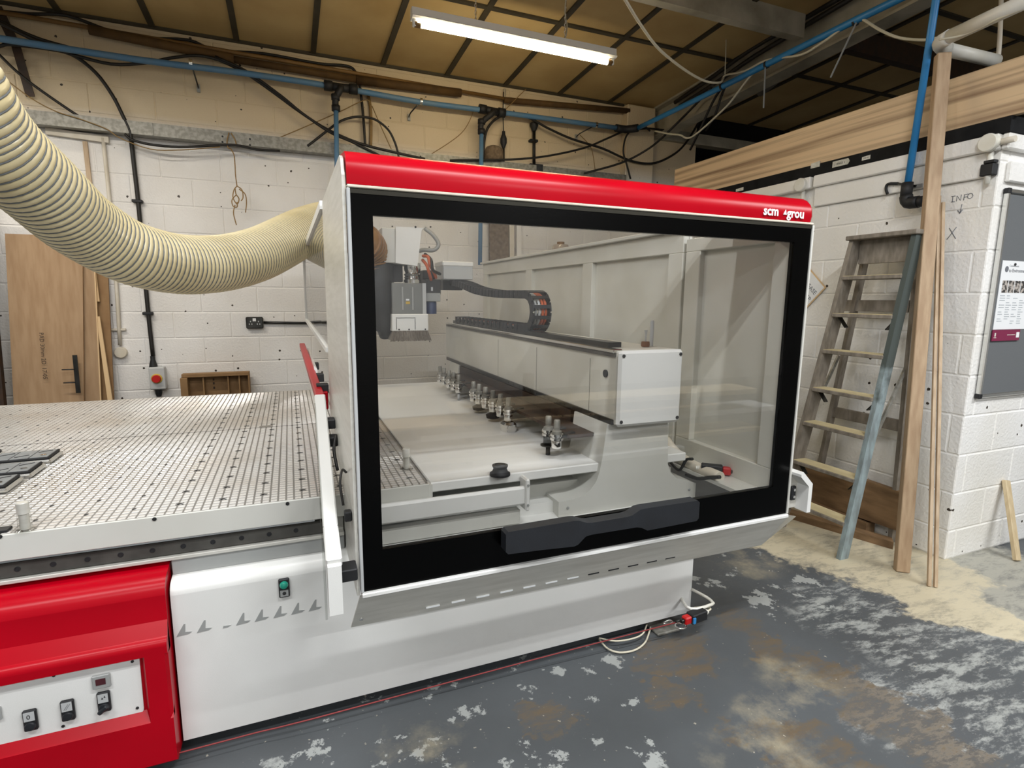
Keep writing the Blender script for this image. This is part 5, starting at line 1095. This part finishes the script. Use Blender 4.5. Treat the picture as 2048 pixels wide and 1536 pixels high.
t = thing('bracket', 'black block bracket at the partition corner above the noticeboard', 'bracket', (3.43, 1.82, 2.14))
MB().box(3.40, 3.446, 1.805, 1.865, 2.130, 2.19, .004).build('bracket_block', M['rubber'], t); MB().box(3.395, 3.43, 1.80, 1.85, 2.19, 2.205, .002).build('bracket_top', M['rubber'], t)
t = thing('pipe_clip', 'open black pipe clip on a rod beside the blue pipe', 'clip', (3.42, 2.3, 2.16))
p = [(3.41, 2.292, 2.1744), (3.41, 2.3523, 2.1825), (3.41, 2.3613, 2.1549), (3.41, 2.3486, 2.1235), (3.41, 2.186, 2.1412)]
MB().tube(p[:4], .008, 8, 3).build('clip_jaw', M['rubber'], t); MB().bar(p[4], p[0], .012, .012).build('clip_rod', M['dark_metal'], t)
MB().bar((3.424, p[4][1]-.03, p[4][2]), (3.424, p[4][1]+.03, p[4][2]), .02, .02).build('clip_plate', M['grey_box'], t)
# writing on the blockwork
p = [(3.4445, 2.0027, 2.0368), (3.4445, 1.9833, 1.8543)]
hw = [[(0, 0), (.0, .03)], [(-.008, .03), (.012, .03)], [(-.006, 0), (.012, 0)], [(.02, 0), (.02, .03), (.04, .002), (.042, .032)], [(.056, 0), (.056, .03), (.075, .03)], [(.056, .016), (.07, .016)], [(.085+.013*math.cos(k), .018+.014*math.sin(k)) for k in (0, .8, 1.6, 2.4, 3.2, 4, 4.8, 5.6, 6.28)]]
m = MB()
for s_ in hw: m.tube([(3.4445, p[0][1]-a+.0, p[0][2]-.01+b_) for a, b_ in s_], .0016, 5, 1)
m.tube([(3.4445, p[0][1]-.05, p[0][2]-.03), (3.4445, p[0][1]-.045, p[0][2]-.075)], .0016, 5, 1)
m.tube([(3.4445, p[0][1]-.033, p[0][2]-.06), (3.4445, p[0][1]-.045, p[0][2]-.078), (3.4445, p[0][1]-.055, p[0][2]-.06)], .0024, 5, 1)
m.build('handwriting', M['ink'], part)
m = MB()
for dx in (-1, 1): m.tube([(3.4445, p[1][1]-.022*dx, p[1][2]-.03), (3.4445, p[1][1]+.018*dx, p[1][2]+.032)], .0017, 5, 1)
m.build('handwriting', M['ink'], part)
# paper sign
q = [(3.435, 2.8632, 1.7039), (3.435, 2.7229, 1.5691), (3.435, 2.8603, 1.3698)]
top_, rt, bt = [Vector(v) for v in q]
u = (rt-top_).normalized(); v_ = (bt-rt).normalized()
u = Vector((0, u.y, u.z)).normalized(); v_ = Vector((0, -u.z, u.y)); v_ = v_ if v_.z < 0 else -v_
w_, h_ = .30, max(.26, (bt-rt).length)
t = thing('paper_sign', 'tilted paper sign taped on the partition, partly behind the hood', 'sign', tuple(rt))
ce = rt - u*w_/2 + v_*h_/2
MB().obox(ce, u, v_, (1, 0, 0), w_/2, h_/2, .003).build('sign_backing', M['ply'], t)
sh = MB().obox(ce-Vector((.0036, 0, 0)), u, v_, (1, 0, 0), w_/2-.008, h_/2-.008, .0012).build('sign_paper', M['paper'], t)
for k, s_ in enumerate(('PLEASE', 'KEEP', 'TIDY')):
    text('sign_lettering', s_, .044, ce - Vector((.0052, 0, 0)) + u*(w_/2-.022) + v_*(-h_/2+.095+.060*k), u, -v_, M['ink'], t, .0004, .0, 'RIGHT')
# noticeboard on the partition front
nb = thing('noticeboard', 'grey felt noticeboard with aluminium frame on the partition front', 'noticeboard', (4.2, 1.79, .95))
bx0, bx1, bz0, bz1 = 3.505, 5.0, .952, 2.065
MB().box(bx0+.01, bx1, 1.784, 1.798, bz0+.01, bz1-.01).build('felt_panel', M['felt'], nb)
MB().box(bx0, bx0+.022, 1.774, 1.798, bz0, bz1, .004).build('frame_rail', M['alu'], nb)
MB().box(bx0, bx1, 1.774, 1.798, bz0, bz0+.022, .004).build('frame_rail', M['alu'], nb)
MB().box(bx0, bx1, 1.774, 1.798, bz1-.022, bz1, .004).build('frame_rail', M['alu'], nb)
for z in (bz0-.003, bz1-.025): MB().box(bx0-.004, bx0+.024, 1.771, 1.799, z, z+.028, .004).build('corner_cap', M['rubber'], nb)
ps = thing('poster', 'white safety poster pinned to the noticeboard with four photos and grey text', 'poster', (3.66, 1.782, 1.33))
P0, P1 = (3.555, 1.33), (3.86, 1.70)
MB().box(P0[0], P1[0], 1.7815, 1.7835, P0[1], P1[1]).build('poster_sheet', M['paper'], ps)
MB().lathe((3.60, 1.781, 1.655), (0, -1, 0), [(.016, 0), (.016, .0006)], 18).build('poster_emblem', M['ink'], ps)
text('poster_heading', 'Commitment', .016, (3.622, 1.7812, 1.668), (1, 0, 0), (0, 0, 1), M['ink'], ps, .0002)
text('poster_heading', 'to Environment', .026, (3.622, 1.7812, 1.640), (1, 0, 0), (0, 0, 1), M['ink'], ps, .0002, .0004)
for k in range(4): MB().box(3.580+.058*k, 3.630+.058*k, 1.780, 1.7815, 1.53, 1.595).build('poster_photo', pm('printed_photo', '#3a3836', .6, var='#b4aca4', vs=55, band=(.45, .55)), ps)
m = MB(); rb = random.Random(5)
for col_ in range(4):
    for row in range(13):
        if rb.random() < .2: continue
        x = 3.575+.062*col_; z = 1.515-.0125*row; m.box(x, x+rb.uniform(.025, .05), 1.7807, 1.7815, z-.0035, z)
o = m.build('poster_text', pm('pale_print', '#a4abb0', .8), ps); o['kind'] = 'stuff'
for x in (3.64, 3.60): pass
MB().lathe((3.668, 1.7815, 1.682), (0, -1, 0), [(.007, 0), (.007, .004), (.004, .006)], 12).build('pin', M['rubber'], ps)
lf = thing('leaflet', 'maroon card tucked under the white poster on the noticeboard', 'leaflet', (3.66, 1.78, 1.27))
MB().box(3.545, 3.800, 1.775, 1.7805, 1.268, 1.328).build('card', M['maroon'], lf)
MB().box(3.765, 3.792, 1.7735, 1.7755, 1.284, 1.314).build('card_tag', M['paper'], lf)
MB().box(3.562, 3.574, 1.7742, 1.7755, 1.292, 1.312).build('card_logo', M['label'], lf); MB().box(3.557, 3.580, 1.7742, 1.7755, 1.284, 1.288).build('card_logo', M['label'], lf)
MB().box(3.68, 3.755, 1.7742, 1.7755, 1.298, 1.301).build('card_line', M['label'], lf)
# ------------------------------------------------------------------ ladder
def lp(z): return 2.872 + (3.205-2.898)*z/1.846
ld = thing('step_ladder', 'old grey wooden step ladder with dusty treads standing against the partition', 'ladder', (3.1, 2.3, 0))
NB, NT, FB, FT = 2.045, 2.032, 2.475, 2.365
def ny(z): return NB + (NT-NB)*z/1.846
def fy(z): return FB + (FT-FB)*z/1.846
dirn = (Vector((lp(1.846), NT, 1.846))-Vector((lp(0), NB, 0))).normalized()
def near_stile(z0, z1, mat, nm):
    y0, y1 = ny(z0), ny(z1)
    MB().hexa([(lp(z0), y0-.028, z0), (lp(z0)+.066, y0-.028, z0), (lp(z0)+.066, y0, z0), (lp(z0), y0, z0), (lp(z1), y1-.028, z1), (lp(z1)+.064, y1-.028, z1), (lp(z1)+.064, y1, z1), (lp(z1), y1, z1)]).build(nm, mat, ld)
near_stile(0, 1.84, M['stile'], 'stile')
MB().hexa([(lp(0), FB, 0), (lp(0)+.095, FB, 0), (lp(0)+.095, FB+.028, 0), (lp(0), FB+.028, 0), (lp(1.84), FT, 1.84), (lp(1.84)+.085, FT, 1.84), (lp(1.84)+.085, FT+.028, 1.84), (lp(1.84), FT+.028, 1.84)]).build('stile', M['ladder'], ld)
TZs = [1.6256, 1.402, 1.1778, 0.9394, 0.7217, 0.4706, 0.2151]
for z in TZs:
    tr = MB().box(lp(z)-.012, lp(z)+.105, ny(z)-.004, fy(z)+.004, z-.022, z, .003).build('tread', M['ladder'], ld)
    MB().box(lp(z)-.006, lp(z)+.095, ny(z), fy(z), z, z+.0025).build('tread_dust', M['tread'], tr)
MB().box(lp(1.84)-.02, lp(1.84)+.15, NT-.04, FT+.04, 1.84, 1.866, .004).build('top_board', M['ladder'], ld)
MB().box(lp(1.7)+.08, lp(1.7)+.10, NT, FT, 1.70, 1.84, .002).build('head_rail', M['ladder'], ld)
def bl(z): return 3.405 - (3.405-3.30)*z/1.75
MB().hexa([(bl(0)-.02, NB+.02, 0), (bl(0)+.025, NB+.02, 0), (bl(0)+.025, NB+.045, 0), (bl(0)-.02, NB+.045, 0), (bl(1.75)-.02, NT+.01, 1.75), (bl(1.75)+.025, NT+.01, 1.75), (bl(1.75)+.025, NT+.035, 1.75), (bl(1.75)-.02, NT+.035, 1.75)]).build('back_leg', M['ladder'], ld)
MB().hexa([(bl(0)-.02, FB+.16, 0), (bl(0)+.025, FB+.16, 0), (bl(0)+.025, FB+.185, 0), (bl(0)-.02, FB+.185, 0), (bl(1.75)-.02, FT-.01, 1.75), (bl(1.75)+.025, FT-.01, 1.75), (bl(1.75)+.025, FT+.015, 1.75), (bl(1.75)-.02, FT+.015, 1.75)]).build('back_leg', M['ladder'], ld)
for z in (.20, .74, 1.45):
    MB().box(bl(z)-.006, bl(z)+.016, NB+.04, FB+.05, z-.035, z+.035, .002).build('back_rail', M['ladder'], ld)
for s_ in (1, -1):
    y = NB+.02 if s_ > 0 else FB+.03
    MB().bar((lp(.78)+.08, y, .62), (bl(.9), y+.01, 1.12), .012, .022).build('stay', M['galv'], ld)
for z in TZs[1::2]:
    MB().bar((lp(z)+.05, ny(z)+.004, z-.022), (lp(z)+.05, ny(z)+.055, z-.085), .03, .006).build('tread_bracket', M['dark_metal'], ld)
    MB().bar((lp(z)+.05, fy(z)-.004, z-.022), (lp(z)+.05, fy(z)-.055, z-.085), .03, .006).build('tread_bracket', M['dark_metal'], ld)
dz = (Vector((lp(1.84), NT, 1.84))-Vector((lp(0), NB, 0))).normalized()
for k, s_ in enumerate('SAMA'):
    z = .475-.055*k
    text('stencil_letter', s_, .05, (lp(z)+.012, NB-.0285-.0003, z-.02), (1, 0, 0), dz, M['green'], ld, .0005, .0018)
# boards and battens around the ladder
single('timber_plank', MB().hexa([(3.36, 2.0, .10), (3.40, 2.0, .10), (3.40, 2.0, .34), (3.36, 2.0, .34), (3.37, 2.95, .06), (3.41, 2.95, .06), (3.41, 2.95, .36), (3.37, 2.95, .36)]).box(3.34, 3.42, 2.2, 2.9, 0, .08), M['plank'], 'wide brown plank leaning on the wall behind the ladder', 'plank')
single('timber_plank', MB().hexa([(3.0, 2.90, 0), (3.06, 2.95, 0), (3.36, 2.05, 0), (3.30, 2.00, 0), (3.0, 2.90, .045), (3.06, 2.95, .045), (3.36, 2.05, .045), (3.30, 2.00, .045)]), M['plank'], 'brown length of timber lying on the floor under the ladder', 'plank')
t = thing('timber_post', 'tall square planed timber post leaning in front of the partition', 'post', (3.08, 1.80, 0))
a0, a1 = Vector((3.075, 1.805, 0)), Vector((3.345, 2.085, 2.80))
MB().bar(a0, a1, .066, .046, (-.55, -.8, .2), .003).build('post_body', M['post'], t)
for lb, q in (('thin square batten leaning left of its twin beside the tall post', [(3.0402, 1.6421, 0.003), (3.4, 2.0485, 2.0623)]), ('thin square batten leaning right of its twin beside the tall post', [(3.0614, 1.6232, 0.003), (3.4, 2.0235, 2.0235)])):
    single('timber_batten', MB().bar(q[0], q[1], .016, .016, (-.5, -.8, .2), .001), M['strip_w'], lb, 'batten')
q = [(3.8282, 1.6397, 0.004), (3.9094, 1.79, 0.4306)]
q[1] = (q[1][0], 1.785, q[1][2])
single('timber_offcut', MB().bar(q[0], q[1], .045, .022, (0, -1, .3), .002), M['palewood'], 'short pale timber offcut leaning under the noticeboard', 'offcut')

# pale boards racked behind the photographer: seen only as streaks in the door glass
for k, (x0, x1, y, z, h_, mt, lb) in enumerate(((.4, 3.4, -.90, .06, .05, 'paper', 'lowest white board on the rack behind the camera'), (1.0, 4.4, -.95, .17, .04, 'palewood', 'long pale board low on the rack behind the camera'),
        (.5, 2.9, -.92, .27, .03, 'paper', 'short white board at mid height behind the camera'), (.9, 4.6, -.98, .36, .05, 'paper', 'long white board at mid height behind the camera'),
        (.6, 3.8, -.95, .47, .02, 'ply', 'thin upper board behind the camera'), (1.2, 4.3, -.95, .56, .05, 'palewood', 'topmost pale board behind the camera'))):
    single('racked_board', MB().box(x0, x1, y-.35, y, z, z+h_, .003), M[mt], lb, 'board')
t = thing('board_rack', 'steel cantilever rack behind the camera carrying pale boards', 'rack', (2, -1.35, 0))
for x in (1.3, 2.0, 2.7):
    MB().box(x-.04, x+.04, -1.45, -1.37, 0, .8, .004).build('upright', M['rust'], t)
    for z in (.06, .17, .27, .36, .47, .56): MB().box(x-.02, x+.02, -1.40, -.98, z-.035, z-.002).build('arm', M['rust'], t)
